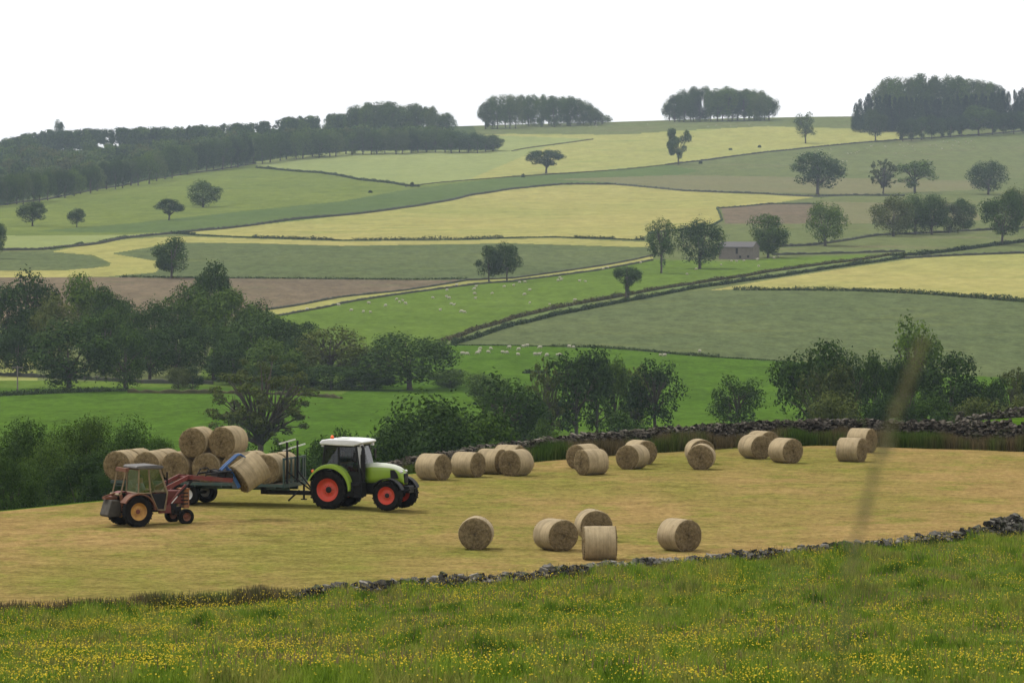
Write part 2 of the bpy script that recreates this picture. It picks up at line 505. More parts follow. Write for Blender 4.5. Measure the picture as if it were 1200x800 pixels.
# face centres
fpx = (PXg[:-1, :-1] + PXg[1:, 1:] + PXg[1:, :-1] + PXg[:-1, 1:]) / 4
fpy = (PYg[:-1, :-1] + PYg[1:, 1:] + PYg[1:, :-1] + PYg[:-1, 1:]) / 4
frk = np.repeat(RK[:-1, None], NP - 1, axis=1)
fphi = (PHI[:-1] + PHI[1:]) / 2
front = np.broadcast_to(np.abs(fphi)[None, :] < R(60), frk.shape)
fid = np.full(frk.shape, 0)
far = (frk >= 8) & front
wob = 0.5 * np.sin(fpx * 0.6)
for k, (nm, mt, poly) in enumerate(FIELDS):
    msk = far & in_poly(fpx, fpy, poly) & ((frk < 16) | (k == 6) | (k == 7))
    fid[msk] = k
fid[(frk < 8)] = 1
fid[~front & (frk >= 8)] = 0
fid[frk <= 3] = 100
fid[frk == 4] = 101
idx = np.arange(NR * NP).reshape(NR, NP)
quads = np.stack([idx[:-1, :-1], idx[:-1, 1:], idx[1:, 1:], idx[1:, :-1]], axis=-1)[..., ::-1]
allv = np.stack([GX, GY, GZ], axis=-1).reshape(-1, 3)


def ground_piece(name, mask, mat):
    q = quads[mask]
    if len(q) == 0: return
    used, inv = np.unique(q.ravel(), return_inverse=True)
    me = np_mesh(name, allv[used], inv.reshape(-1, 4), smooth=True)
    o = link_mesh(name, me, None, [M[mat]])
    o['kind'] = 'structure'
    return o


done = {}
for k, (nm, mt, poly) in enumerate(FIELDS):
    ground_piece(nm, fid == k, mt)
ground_piece('meadow_ground', fid == 100, 'meadow')
ground_piece('cut_hay_field', fid == 101, 'hayfield')


# ------------------------------------------------------------------ mesh builder
class MB:
    def __init__(s):
        s.v = []; s.f = []; s.m = []

    def add(s, vs, fs, mi=0):
        o = len(s.v)
        s.v += [tuple(v) for v in vs]
        s.f += [tuple(i + o for i in f) for f in fs]
        s.m += [mi] * len(fs)

    def box(s, c, size, rot=None, mi=0, taper=1.0):
        x, y, z = [q / 2 for q in size]
        vs = [(-x, -y, -z), (x, -y, -z), (x, y, -z), (-x, y, -z),
              (-x * taper, -y * taper, z), (x * taper, -y * taper, z), (x * taper, y * taper, z), (-x * taper, y * taper, z)]
        if rot:
            e = Euler(rot).to_matrix(); vs = [e @ Vector(v) for v in vs]
        vs = [(v[0] + c[0], v[1] + c[1], v[2] + c[2]) for v in vs]
        s.add(vs, [(0, 3, 2, 1), (4, 5, 6, 7), (0, 1, 5, 4), (1, 2, 6, 5), (2, 3, 7, 6), (3, 0, 4, 7)], mi)

    def prism(s, pts, y0, y1, mi=0, y0b=None):
        """polygon in x,z extruded along y"""
        n = len(pts)
        a = sum(pts[i][0] * pts[(i + 1) % n][1] - pts[(i + 1) % n][0] * pts[i][1] for i in range(n))
        if a < 0: pts = pts[::-1]
        vs = [(p[0], y0, p[1]) for p in pts] + [(p[0], y1, p[1]) for p in pts]
        fs = [tuple(range(n)), tuple(range(2 * n - 1, n - 1, -1))]
        fs += [((i + 1) % n, i, n + i, n + (i + 1) % n) for i in range(n)]
        s.add(vs, fs, mi)

    def tube(s, pts, rad, n=8, mi=0, cap=True):
        pts = [Vector(p) for p in pts]
        if not isinstance(rad, (list, tuple)): rad = [rad] * len(pts)
        rings = []
        for i, p in enumerate(pts):
            t = (pts[min(i + 1, len(pts) - 1)] - pts[max(i - 1, 0)]).normalized()
            up = Vector((0, 0, 1)) if abs(t.z) < 0.9 else Vector((1, 0, 0))
            a = t.cross(up).normalized(); b = t.cross(a)
            rings.append([p + (a * math.cos(q) + b * math.sin(q)) * rad[i] for q in [2 * math.pi * k / n for k in range(n)]])
        vs = [v for r in rings for v in r]; fs = []
        for i in range(len(pts) - 1):
            for k in range(n):
                fs.append((i * n + k, i * n + (k + 1) % n, (i + 1) * n + (k + 1) % n, (i + 1) * n + k))
        if cap:
            fs.append(tuple(range(n - 1, -1, -1))); fs.append(tuple(range((len(pts) - 1) * n, len(pts) * n)))
        s.add(vs, fs, mi)

    def lathe_y(s, prof, c, n=32, mi=0, mis=None):
        """profile of (radius, y) revolved about the y axis through c"""
        m = len(prof); vs = []
        for k in range(n):
            a = 2 * math.pi * k / n
            vs += [(c[0] + r * math.cos(a), c[1] + y, c[2] + r * math.sin(a)) for r, y in prof]
        o = len(s.v); s.v += vs
        for k in range(n):
            for i in range(m - 1):
                s.f.append((o + k * m + i, o + k * m + i + 1, o + ((k + 1) % n) * m + i + 1, o + ((k + 1) % n) * m + i))
                s.m.append(mis[i] if mis else mi)

    def build(s, name, mats, parent=None, smooth=False, bevel=0.0, loc=None):
        me = bpy.data.meshes.new(name)
        me.from_pydata(s.v, [], s.f); me.update()
        if not isinstance(mats, (list, tuple)): mats = [mats]
        for m in mats: me.materials.append(m)
        me.polygons.foreach_set('material_index', s.m)
        if smooth:
            me.polygons.foreach_set('use_smooth', [True] * len(me.polygons))
        import bmesh
        bm = bmesh.new(); bm.from_mesh(me); bmesh.ops.recalc_face_normals(bm, faces=bm.faces)
        bm.to_mesh(me); bm.free()
        o = bpy.data.objects.new(name, me); C.objects.link(o)
        if parent: o.parent = parent
        if loc is not None: o.location = loc
        if bevel:
            b = o.modifiers.new('bevel', 'BEVEL'); b.width = bevel; b.segments = 2; b.limit_method = 'ANGLE'
            b.angle_limit = R(40)
            for p in me.polygons: p.use_smooth = True
            try:
                w = o.modifiers.new('wn', 'WEIGHTED_NORMAL'); w.keep_sharp = True
            except Exception: pass
        return o


# ------------------------------------------------------------------ trees
M['bark'] = paint('bark', (0.075, 0.062, 0.048), 0.95, 0, 0.5, (0.04, 0.045, 0.03), 0.1)
M['leaf'] = leaf_mat('broad leaves', (0.026, 0.054, 0.008), (0.084, 0.138, 0.018))
M['leaf_dark'] = leaf_mat('dark leaves', (0.012, 0.031, 0.005), (0.046, 0.086, 0.012))
M['leaf_pale'] = leaf_mat('pale leaves', (0.045, 0.075, 0.022), (0.090, 0.125, 0.036))
M['leaf_olive'] = leaf_mat('olive leaves', (0.040, 0.058, 0.014), (0.088, 0.106, 0.026))
M['needle'] = leaf_mat('needles', (0.014, 0.030, 0.014), (0.032, 0.055, 0.022))


def leaf_quads(cent, nrm, size, rng):
    n = len(cent)
    nrm = nrm / np.linalg.norm(nrm, axis=1, keepdims=True)
    ref = rng.randn(n, 3)
    a = np.cross(nrm, ref); a /= np.linalg.norm(a, axis=1, keepdims=True) + 1e-9
    b = np.cross(nrm, a)
    sa = size * rng.uniform(0.6, 1.35, n)[:, None]; sb = size * rng.uniform(0.45, 1.0, n)[:, None]
    # pointed irregular leaf spray: 4 corners, shifted
    k = rng.uniform(-0.4, 0.4, (n, 1))
    v = np.stack([cent - a * sa, cent - b * sb + a * sa * k, cent + a * sa, cent + b * sb - a * sa * k], axis=1)
    return v.reshape(-1, 3), np.arange(n * 4).reshape(n, 4)


def tree_meshes(seed, kind, nleaf=5200, leaf=0.017):
    rng = np.random.RandomState(seed)
    P = dict(nl=38, cz=0.60, rx=0.36, rz=0.31, rl=(0.085, 0.16), trunk=0.32, tr=0.030, shell=0.55, limb=9, flat=0.9)
    if kind == 'round': P.update(cz=0.50, rz=0.40, rx=0.37, rl=(0.11, 0.21), nl=40, trunk=0.2, limb=6)
    if kind == 'oak': P.update(cz=0.55, rz=0.35, nl=36, rl=(0.09, 0.19), trunk=0.22)
    if kind == 'airy': P.update(cz=0.56, rz=0.38, nl=48, rl=(0.05, 0.14), trunk=0.4, limb=16, shell=0.3)
    if kind == 'sparse': P.update(cz=0.53, rz=0.42, rx=0.40, nl=120, rl=(0.028, 0.066), trunk=0.20, limb=60, shell=0.25, flat=0.75)
    if kind == 'tall': P.update(cz=0.54, rz=0.38, rx=0.30, nl=34, rl=(0.09, 0.19), trunk=0.3, limb=8)
    if kind == 'bush': P.update(cz=0.42, rz=0.42, rx=0.36, nl=34, rl=(0.10, 0.19), trunk=0.1, limb=5, tr=0.02)
    if kind == 'beech': P.update(cz=0.54, rz=0.38, rx=0.32, nl=40, rl=(0.09, 0.17), trunk=0.35, limb=8)
    if kind == 'spread': P.update(cz=0.60, rz=0.30, rx=0.40, nl=34, rl=(0.08, 0.15), trunk=0.22, limb=9)
    if kind == 'lolly': P.update(cz=0.66, rz=0.24, rx=0.34, nl=34, rl=(0.10, 0.17), trunk=0.6, limb=5, tr=0.07)
    if kind == 'twin': P.update(cz=0.54, rz=0.40, rx=0.34, nl=26, rl=(0.08, 0.13), trunk=0.3, limb=8)
    lobes = []
    if kind == 'conifer':
        for i in range(46):
            z = 0.10 + 0.86 * (i / 46.0) ** 0.9
            rr = 0.40 * (1 - z) ** 0.75 + 0.02
            a = rng.uniform(0, 6.28)
            q = rr * rng.uniform(0.3, 0.85)
            lobes.append((q * math.cos(a), q * math.sin(a), z, 0.05 + 0.14 * (1 - z)))
    else:
        n = P['nl']
        for i in range(n):
            for _ in range(50):
                d = rng.randn(3); d /= np.linalg.norm(d)
                rad = rng.uniform(P['shell'], 1.0) ** 0.6
                x, y, z = d[0] * rad * P['rx'], d[1] * rad * P['rx'], P['cz'] + d[2] * rad * P['rz']
                wv = 0.5 + 0.5 * math.sin(3 * math.atan2(y, x) + seed) * 0.35
                if kind == 'twin' and abs(x) < 0.10 + 0.35 * (z - 0.25) and z > 0.35 and x > -0.05 and x < 0.12: continue
                if z < (0.16 if kind == 'sparse' else 0.12) and kind not in ('bush',): continue
                if rng.rand() < wv + 0.35: break
            lobes.append((x, y, z, rng.uniform(*P['rl']) * (1.0 if z > P['cz'] - 0.1 else 0.85)))
        if kind == 'lolly':
            for q in range(8): lobes.append((rng.uniform(-.04, .04), rng.uniform(-.04, .04), 0.12 + q * 0.06, 0.08))
    lb = np.array(lobes)
    dens = {'airy': 0.62, 'sparse': 0.60}.get(kind, 1.0)
    N = int(nleaf * dens)
    w = lb[:, 3] ** 2; w = w / w.sum()
    ch = rng.choice(len(lb), N, p=w)
    d = rng.randn(N, 3); d[:, 2] += 0.15
    d /= np.linalg.norm(d, axis=1, keepdims=True)
    rr = rng.uniform(0.50, 1.04, N) ** 0.6 * 1.02 * (1 + 0.22 * np.sin(d[:, 0] * 7 + ch) * np.sin(d[:, 1] * 6 + ch * 2) )
    cent = lb[ch, :3] + d * (lb[ch, 3] * rr)[:, None] * np.array([1, 1, P['flat']])
    # a few strays beyond the lobes break the outline
    st = rng.rand(N) < 0.05
    cent[st] += d[st] * rng.uniform(0.0, 0.05, st.sum())[:, None]
    nr = d + rng.randn(N, 3) * 0.32 + np.array([0, 0, 0.15])
    v, f = leaf_quads(cent, nr, leaf, rng)
    rad = np.percentile(np.hypot(v[:, 0], v[:, 1]), 94)
    top = np.percentile(v[:, 2], 99.6)
    v[:, :2] *= 0.5 / rad; v[:, 2] /= top
    crown = np_mesh('crown', v, f)
    t = MB()
    kx = 0.5 / rad
    base = Vector((0, 0, -0.03))
    hub = Vector((rng.uniform(-.02, .02), rng.uniform(-.02, .02), P['trunk']))
    tr = P['tr']
    if kind == 'conifer':
        t.tube([base, (0, 0, 0.5), (0, 0, 0.93)], [0.03, 0.02, 0.004], 7)
    else:
        t.tube([base, (0, 0, 0.03), hub * 0.5, hub, hub + Vector((0.01, 0.01, 0.2)), hub + Vector((0, 0.02, 0.42))],
               [tr * 1.5, tr * 1.1, tr * 0.95, tr * 0.85, tr * 0.5, tr * 0.15], 8)
        order = rng.permutation(len(lb))[:P['limb']]
        for q in order:
            e = Vector((lb[q, 0] * kx, lb[q, 1] * kx, lb[q, 2] / top))
            s0 = hub * rng.uniform(0.75, 1.25)
            s0.z = min(s0.z, max(0.1, e.z - 0.05))
            mid = (s0 + e) / 2 + Vector((rng.uniform(-.03, .03), rng.uniform(-.03, .03), 0.03 + rng.uniform(0, .03)))
            t.tube([s0, mid, e], [tr * 0.55, tr * 0.32, tr * 0.12], 6)
            if kind in ('sparse', 'airy'):
                for _ in range(2):
                    e2 = mid + (e - mid) * 0.3 + Vector((rng.uniform(-.12, .12), rng.uniform(-.12, .12), rng.uniform(0, .16)))
                    t.tube([mid, (mid + e2) / 2 + Vector((0, 0, .01)), e2], [tr * 0.25, tr * 0.15, tr * 0.05], 5)
    tm = bpy.data.meshes.new('trunk'); tm.from_pydata(t.v, [], t.f); tm.update()
    tm.polygons.foreach_set('use_smooth', [True] * len(tm.polygons))
    tm.materials.append(M['bark'])
    return crown, tm


PROTO = {}


def proto(kind, var, leafm, hi=False):
    key = (kind, var, hi)
    if key not in PROTO:
        PROTO[key] = tree_meshes(100 + var * 17 + sum(map(ord, kind)), kind, *((20000, 0.0095) if hi else (6500, 0.0165)))
    cm, tm = PROTO[key]
    k2 = key + (leafm,)
    if k2 not in PROTO:
        c2 = cm.copy(); c2.materials.append(M[leafm]); PROTO[k2] = (c2, tm)
    return PROTO[k2]


trng = random.Random(5)


def tree(name, px, top, base, w, kind, label, leafm='leaf', r=None, group=None, hi=False, var=None, cat='tree', rmin=640):
    """base: photo row of the foot, or give r (distance) when the foot is hidden"""
    p = on_ray(px, r) if r else hit(px, base, rmin)
    dist = math.hypot(p.x, p.y)
    ztop = zy(dist, top)
    H = max(1.0, ztop - p.z)
    W = w / F * dist
    cm, tm = proto(kind, trng.randrange(3) if var is None else var, leafm, hi)
    root = empty(name, p, 0)
    rz = trng.uniform(0, 6.28) if kind not in ('twin',) else 0.0
    root.rotation_euler = (0, 0, rz); root.scale = (W, W, H)
    tag(root, label, cat, group)
    link_o = bpy.data.objects.new('trunk', tm); C.objects.link(link_o); link_o.parent = root
    co = bpy.data.objects.new('crown', cm); C.objects.link(co); co.parent = root
    return root

# single trees on the hillside: px, top, foot, width, kind, label, leaves
HILL = [
    ('ash_tree', 944, 132, 168, 27, 'airy', 'thin airy tree with bare top twigs on the skyline hay field', 'leaf_pale'),
    ('ash_tree', 1026, 128, 166, 29, 'oak', 'pale green tree standing clear in front of the dark conifers near the skyline', 'leaf_pale'),
    ('oak_tree', 958, 178, 228, 63, 'oak', 'big dark spreading oak alone on the sheep hill above the yellow field corner', 'leaf_dark'),
    ('dying_tree', 1035, 187, 227, 32, 'sparse', 'half bare grey tree with thin leafless limbs beside a fuller tree', 'leaf_olive'),
    ('oak_tree', 1072, 188, 226, 47, 'airy', 'open crowned tree just right of the half bare grey tree', 'leaf'),
    ('oak_tree', 1158, 189, 228, 47, 'round', 'dense rounded tree alone on the upper right pasture', 'leaf_dark'),
    ('oak_tree', 967, 237, 288, 49, 'round', 'broad leafy tree at the end of the wall right of the stone barn trees', 'leaf'),
    ('ash_tree', 1047, 228, 277, 50, 'round', 'left and palest tree of the tight row on the right hillside', 'leaf_olive'),
    ('oak_tree', 1072, 227, 275, 48, 'round', 'tall full tree second from the left in the tight row on the right hillside', 'leaf'),
    ('oak_tree', 1092, 228, 275, 46, 'round', 'green dome topped tree in the middle of the tight row on the right hillside', 'leaf'),
    ('thorn_tree', 1112, 238, 273, 38, 'bush', 'low brownish tree right of the middle in the tight hillside row', 'leaf_olive'),
    ('holly_tree', 1128, 233, 270, 34, 'bush', 'small very dark tree at the right end of the tight hillside row', 'leaf_dark'),
    ('oak_tree', 1174, 224, 287, 50, 'oak', 'tall dark oak by the right edge above the hay field wall', 'leaf_dark'),
    ('oak_tree', 1192, 220, 270, 42, 'round', 'paler tree cut by the right edge behind a dark oak', 'leaf_olive'),
    ('ash_tree', 900, 251, 302, 46, 'tall', 'leafy tree at the gable end of the stone barn', 'leaf'),
    ('ash_tree', 775, 256, 320, 37, 'airy', 'tall gappy tree left of the round oak by the barn', 'leaf_dark'),
    ('oak_tree', 820, 257, 315, 56, 'round', 'large round oak just left of the stone barn', 'leaf_dark'),
    ('ivy_clad_tree', 735, 312, 350, 33, 'lolly', 'small mop headed tree on a thick stem by the lane wall', 'leaf_dark'),
    ('ash_tree', 573, 288, 330, 31, 'tall', 'left tree of the pair on the top edge of the sheep pasture', 'leaf_dark'),
    ('ash_tree', 594, 284, 330, 33, 'tall', 'right and taller tree of the pair on the top edge of the sheep pasture', 'leaf_dark'),
    ('thorn_tree', 640, 176, 203, 44, 'spread', 'wide low spreading tree on the skyline field left of the notched tree', 'leaf_dark'),
    ('elm_tree', 795, 151, 193, 28, 'twin', 'tall narrow tree with a deep notch in its crown below the skyline', 'leaf_dark'),
    ('oak_tree', 38, 236, 265, 36, 'oak', 'dark spreading tree below the long wood, leftmost of four in the pasture', 'leaf_dark'),
    ('oak_tree', 90, 244, 266, 22, 'oak', 'smallest of the four dark trees in the pasture below the long wood', 'leaf_dark'),
    ('thorn_tree', 198, 233, 258, 35, 'spread', 'low spreading tree left of the domed one, below the long wood', 'leaf_dark'),
    ('oak_tree', 238, 211, 243, 41, 'round', 'domed tree highest in the pasture below the long wood', 'leaf'),
    ('oak_tree', 201, 278, 326, 43, 'tall', 'round dark tree on the edge of the winding yellow strip', 'leaf_dark'),
    ('oak_tree', -4, 262, 303, 24, 'oak', 'dark tree cut by the left edge beside the light green meadow', 'leaf_dark'),
]
for (nm, px, top, base, w, kind, lab, lm) in HILL:
    tree(nm, px, top, base, w, kind, lab, lm)

# valley and middle distance: px, top, distance, width, kind, label
VAL = [
    ('oak_tree', 8, 333, 935, 66, 'tall', 'dark tree rising at the left edge above the round field oaks', 'leaf_dark'),
    ('ash_tree', 36, 317, 960, 66, 'airy', 'tallest gappy tree at the far left of the valley wood', 'leaf_dark'),
    ('ash_tree', 62, 343, 930, 56, 'round', 'pale greyish tree between the dark trees of the left valley wood', 'leaf_olive'),
    ('ash_tree', 104, 321, 960, 56, 'oak', 'upright lighter tree against the brown field in the left valley wood', 'leaf'),
    ('ash_tree', 132, 335, 950, 44, 'oak', 'fresh green tree beside the upright tree in the left valley wood', 'leaf'),
    ('oak_tree', 172, 352, 930, 52, 'round', 'low topped tree in the dip of the left valley wood', 'leaf_dark'),
    ('oak_tree', 218, 332, 950, 62, 'oak', 'bright topped tree with a forked pale trunk in the left valley wood', 'leaf'),
    ('ash_tree', 251, 307, 1010, 44, 'oak', 'ragged tree standing highest out of the valley wood over the brown field', 'leaf_dark'),
    ('oak_tree', 262, 338, 940, 72, 'oak', 'broad light green tree on the right shoulder of the left valley wood', 'leaf'),
    ('oak_tree', 300, 352, 950, 52, 'round', 'dark tree sloping down the right shoulder of the left valley wood', 'leaf_dark'),
    ('oak_tree', 298, 368, 880, 84, 'round', 'big full tree in front of the right shoulder of the valley wood', 'leaf'),
    ('oak_tree', 330, 372, 930, 44, 'tall', 'dark tree behind the big full tree by the sheep pasture corner', 'leaf_dark'),
    ('oak_tree', 358, 377, 960, 26, 'tall', 'small dark pointed tree at the sheep pasture corner', 'leaf_dark'),
    ('ash_tree', 345, 398, 875, 46, 'round', 'dark spreading tree left of the olive coloured ash', 'leaf_dark'),
    ('ash_tree', 388, 383, 865, 78, 'airy', 'olive coloured open ash with trunks showing, left of the largest dark oak', 'leaf_olive'),
    ('ash_tree', 425, 420, 880, 66, 'airy', 'thin lighter tree tucked against the largest dark oak', 'leaf'),
    ('oak_tree', 480, 390, 850, 102, 'round', 'largest dark oak of the mid valley above the green tractor', 'leaf_dark'),
    ('oak_tree', 80, 372, 846, 92, 'round', 'wide round oak alone in front of the left valley wood', 'leaf_dark'),
    ('oak_tree', 146, 379, 850, 54, 'round', 'narrower round oak right of the wide one, in front of the left valley wood', 'leaf_dark'),
    ('oak_tree', 20, 380, 900, 60, 'round', 'dark tree behind the wide round oak at the left', 'leaf_dark'),
    ('oak_tree', 205, 372, 895, 70, 'round', 'dark lower tree at the middle of the left valley wood', 'leaf_dark'),
    ('oak_tree', 250, 380, 885, 66, 'round', 'dark lower tree right of middle in the left valley wood', 'leaf_dark'),
    ('oak_tree', 120, 360, 905, 60, 'round', 'dark tree filling the gap behind the two round oaks', 'leaf_dark'),
    ('hawthorn_bush', 209, 430, 846, 26, 'bush', 'pale rounded bush by the valley wall', 'leaf_olive'),
    ('hawthorn_bush', 226, 428, 848, 22, 'bush', 'dark rounded bush by the valley wall right of a pale one', 'leaf_dark'),
    ('yew_bush', 365, 443, 858, 18, 'bush', 'small dark cone shaped bush at the foot of the olive ash', 'leaf_dark'),
    ('hawthorn_bush', 428, 432, 850, 62, 'bush', 'low dark bush left of the foot of the largest dark oak', 'leaf_dark'),
    ('hawthorn_bush', 530, 432, 862, 50, 'bush', 'grey green thicket right of the largest dark oak', 'leaf'),
    ('hawthorn_bush', 565, 438, 800, 60, 'bush', 'grey green thicket above the dark mass behind the wall', 'leaf'),
    ('old_ash_tree', 304, 420, 620, 112, 'sparse', 'old thin crowned tree with bare forked trunks behind the loaded trailer', 'leaf_olive'),
    ('ash_tree', 588, 440, 560, 92, 'airy', 'dark tree with bare lower boughs at the corner of the field wall', 'leaf_dark'),
    ('oak_tree', 500, 462, 430, 130, 'round', 'dark dense tree mass behind the row of bales near the green tractor', 'leaf_dark'),
    ('oak_tree', 545, 470, 440, 110, 'round', 'dark dense tree right of the mass behind the row of bales', 'leaf_dark'),
    ('oak_tree', 615, 455, 600, 60, 'oak', 'leafy dark tree at the right end of the tree mass by the wall corner', 'leaf_dark'),
    ('oak_tree', 470, 486, 420, 90, 'round', 'low dark tree at the left end of the tree mass by the wall corner', 'leaf_dark'),
    ('hazel_bush', 575, 486, 400, 90, 'bush', 'dark undergrowth in the middle of the tree mass by the wall corner', 'leaf_dark'),
    ('hazel_bush', 525, 496, 380, 90, 'bush', 'dark undergrowth right above the first bales of the wall row', 'leaf_dark'),
    ('oak_tree', 275, 392, 870, 60, 'round', 'dark tree low in the valley wood left of the olive ash', 'leaf_dark'),
    ('oak_tree', 175, 385, 880, 60, 'round', 'dark tree low in the valley wood behind the narrower round oak', 'leaf_dark'),
    ('oak_tree', 318, 396, 860, 64, 'round', 'dark leafy tree just above the old thin crowned tree', 'leaf'),
    ('hawthorn_bush', 388, 428, 852, 70, 'bush', 'dark thicket at the foot of the olive ash', 'leaf_dark'),
    ('hawthorn_bush', 335, 425, 850, 60, 'bush', 'dark thicket left of the foot of the olive ash', 'leaf_dark'),
    ('hawthorn_bush', 440, 405, 865, 44, 'bush', 'olive bush against the left flank of the largest dark oak', 'leaf_olive'),
    ('hazel_bush', 462, 500, 390, 70, 'bush', 'dark bush showing over the bonnet of the green tractor', 'leaf_dark'),
    ('hazel_bush', 403, 503, 400, 46, 'bush', 'dark bush top showing just over the white cab roof', 'leaf_dark'),
    ('hazel_bush', 372, 514, 380, 60, 'bush', 'dark bush behind the trailer headboard', 'leaf_dark'),
    ('hazel_bush', 334, 520, 360, 66, 'bush', 'dark bush behind the front bales of the trailer', 'leaf_dark'),
    ('hazel_bush', 292, 522, 350, 60, 'bush', 'dark bush behind the middle of the trailer load', 'leaf_dark'),
    ('hazel_bush', 425, 528, 330, 70, 'bush', 'dark bush behind the green tractor cab', 'leaf_dark'),
    ('pine_tree', 676, 407, 650, 66, 'airy', 'tallest dark tree with straight bare trunks, middle of the trio behind the field wall', 'leaf_dark'),
    ('alder_tree', 700, 418, 655, 44, 'airy', 'dark tree between the tallest one and its slimmer neighbour behind the field wall', 'leaf_dark'),
    ('alder_tree', 721, 418, 665, 36, 'airy', 'slim upright tree behind the field wall between two wider ones', 'leaf'),
    ('birch_tree', 643, 422, 650, 44, 'sparse', 'feathery pale tree left of the tallest dark tree behind the field wall', 'leaf_olive'),
    ('alder_tree', 768, 421, 660, 62, 'airy', 'broad dark tree on the right of the trio behind the field wall', 'leaf_dark'),
    ('birch_tree', 746, 428, 670, 34, 'sparse', 'light feathery tree in front of the broad dark tree of the trio', 'leaf_olive'),
    ('hazel_bush', 730, 482, 560, 62, 'bush', 'low dark bush sitting just above the field wall', 'leaf_dark'),
    ('hazel_bush', 640, 492, 520, 40, 'bush', 'small green bush just above the field wall', 'leaf'),
    ('thorn_tree', 865, 440, 650, 58, 'airy', 'small tree standing alone behind the field wall', 'leaf_dark'),
    ('oak_tree', 955, 400, 600, 82, 'oak', 'tall dark oak at the left end of the big group behind the wall', 'leaf_dark'),
    ('birch_tree', 968, 426, 560, 58, 'airy', 'brownish pale tree in front of the tall dark oak behind the wall', 'leaf_olive'),
    ('alder_tree', 1000, 413, 600, 44, 'airy', 'dark slender tree right of the brownish pale tree', 'leaf_dark'),
    ('alder_tree', 1028, 412, 605, 48, 'airy', 'many stemmed dark tree left of the blurred grass stalk', 'leaf_dark'),
    ('ash_tree', 1070, 372, 680, 64, 'airy', 'tallest bluish open tree rising behind the group at the right', 'leaf'),
    ('alder_tree', 1062, 418, 600, 46, 'airy', 'dark tree directly behind the blurred grass stalk', 'leaf_dark'),
    ('oak_tree', 1114, 413, 600, 66, 'tall', 'broad dark tree right of the blurred grass stalk', 'leaf_dark'),
    ('alder_tree', 1162, 440, 600, 32, 'airy', 'small dark tree near the right edge behind the wall', 'leaf_dark'),
    ('willow_tree', 1186, 430, 610, 38, 'sparse', 'thin brownish tree near the right edge behind the wall', 'leaf_olive'),
    ('oak_tree', 1208, 425, 620, 44, 'tall', 'dark tree cut by the right edge above the wall', 'leaf_dark'),
    ('hazel_bush', 980, 458, 520, 60, 'bush', 'rounded pale bush above the wall at the left of the big group', 'leaf_olive'),
    ('hazel_bush', 1040, 462, 520, 56, 'bush', 'dark bush under the trees by the blurred stalk', 'leaf_dark'),
    ('hazel_bush', 1095, 462, 520, 60, 'bush', 'dark bush above the wall right of the blurred stalk', 'leaf_dark'),
    ('hazel_bush', 1150, 464, 500, 60, 'bush', 'grey green bush above the wall near the right edge', 'leaf_olive'),
    ('hazel_bush', 1195, 462, 490, 50, 'bush', 'olive bush above the wall at the right edge', 'leaf_olive'),
]
for (nm, px, top, r, w, kind, lab, lm) in VAL:
    tree(nm, px, top, 0, w * 1.10, kind, lab, lm, r=r, hi=(nm == 'old_ash_tree'), cat='bush' if nm.endswith('bush') else 'tree')

NEAR = [
    ('oak_tree', 14, 493, 350, 100, 'oak', 'dark tree at the left edge beyond the hay field', 'leaf_dark'),
    ('ash_tree', 100, 488, 345, 92, 'oak', 'tallest tree beyond the hay field, left of the stacked trailer', 'leaf'),
    ('ash_tree', 152, 491, 340, 96, 'round', 'rounded tree beyond the hay field behind the old red tractor', 'leaf_dark'),
    ('oak_tree', 58, 515, 335, 90, 'round', 'lower tree between the left edge tree and the tallest one', 'leaf'),
    ('hazel_bush', 10, 535, 315, 80, 'bush', 'dark bush at the left edge on the brow of the field', 'leaf_dark'),
    ('hazel_bush', 100, 532, 310, 90, 'bush', 'dark bush on the brow left of the red tractor', 'leaf_dark'),
    ('hazel_bush', 150, 535, 305, 70, 'bush', 'dark bush on the brow behind the red tractor cab', 'leaf_dark'),
    ('hazel_bush', 182, 512, 330, 50, 'bush', 'dark bush behind the rear bales of the trailer', 'leaf_dark'),
    ('hazel_bush', 212, 545, 300, 60, 'bush', 'low dark bush hidden behind the lower bales of the trailer', 'leaf_dark'),
]
for (nm, px, top, r, w, kind, lab, lm) in NEAR:
    tree(nm, px, top, 0, w, kind, lab, lm, r=r, hi=True, var=trng.randrange(2), cat='bush' if nm.endswith('bush') else 'tree')

# skyline clumps: many alike trees
def clump(name, pts, lab, group, kind='beech', lm='leaf'):
    for (px, top, foot, w) in pts:
        k_ = trng.choice(['tall', 'round', 'bush', 'bush', 'beech', 'round']) if kind == 'beech' else kind
        tree(name, px, top, foot, w, k_, lab, trng.choice([lm, 'leaf', 'leaf_pale']) if kind != 'conifer' else lm, group=group)


def span(x0, x1, n, tops, foot, w, jit=3, seed=0):
    q = random.Random(seed); out = []
    for i in range(n):
        x = x0 + (x1 - x0) * i / max(1, n - 1) + q.uniform(-jit, jit) * 0.6
        t = np.interp(x, [a for a, b in tops], [b for a, b in tops]) + q.uniform(-1.5, 3)
        f = np.interp(x, [a for a, b in foot], [b for a, b in foot])
        out.append((x, t, f + q.uniform(0, 2.5), w * q.uniform(0.85, 1.2)))
    return out


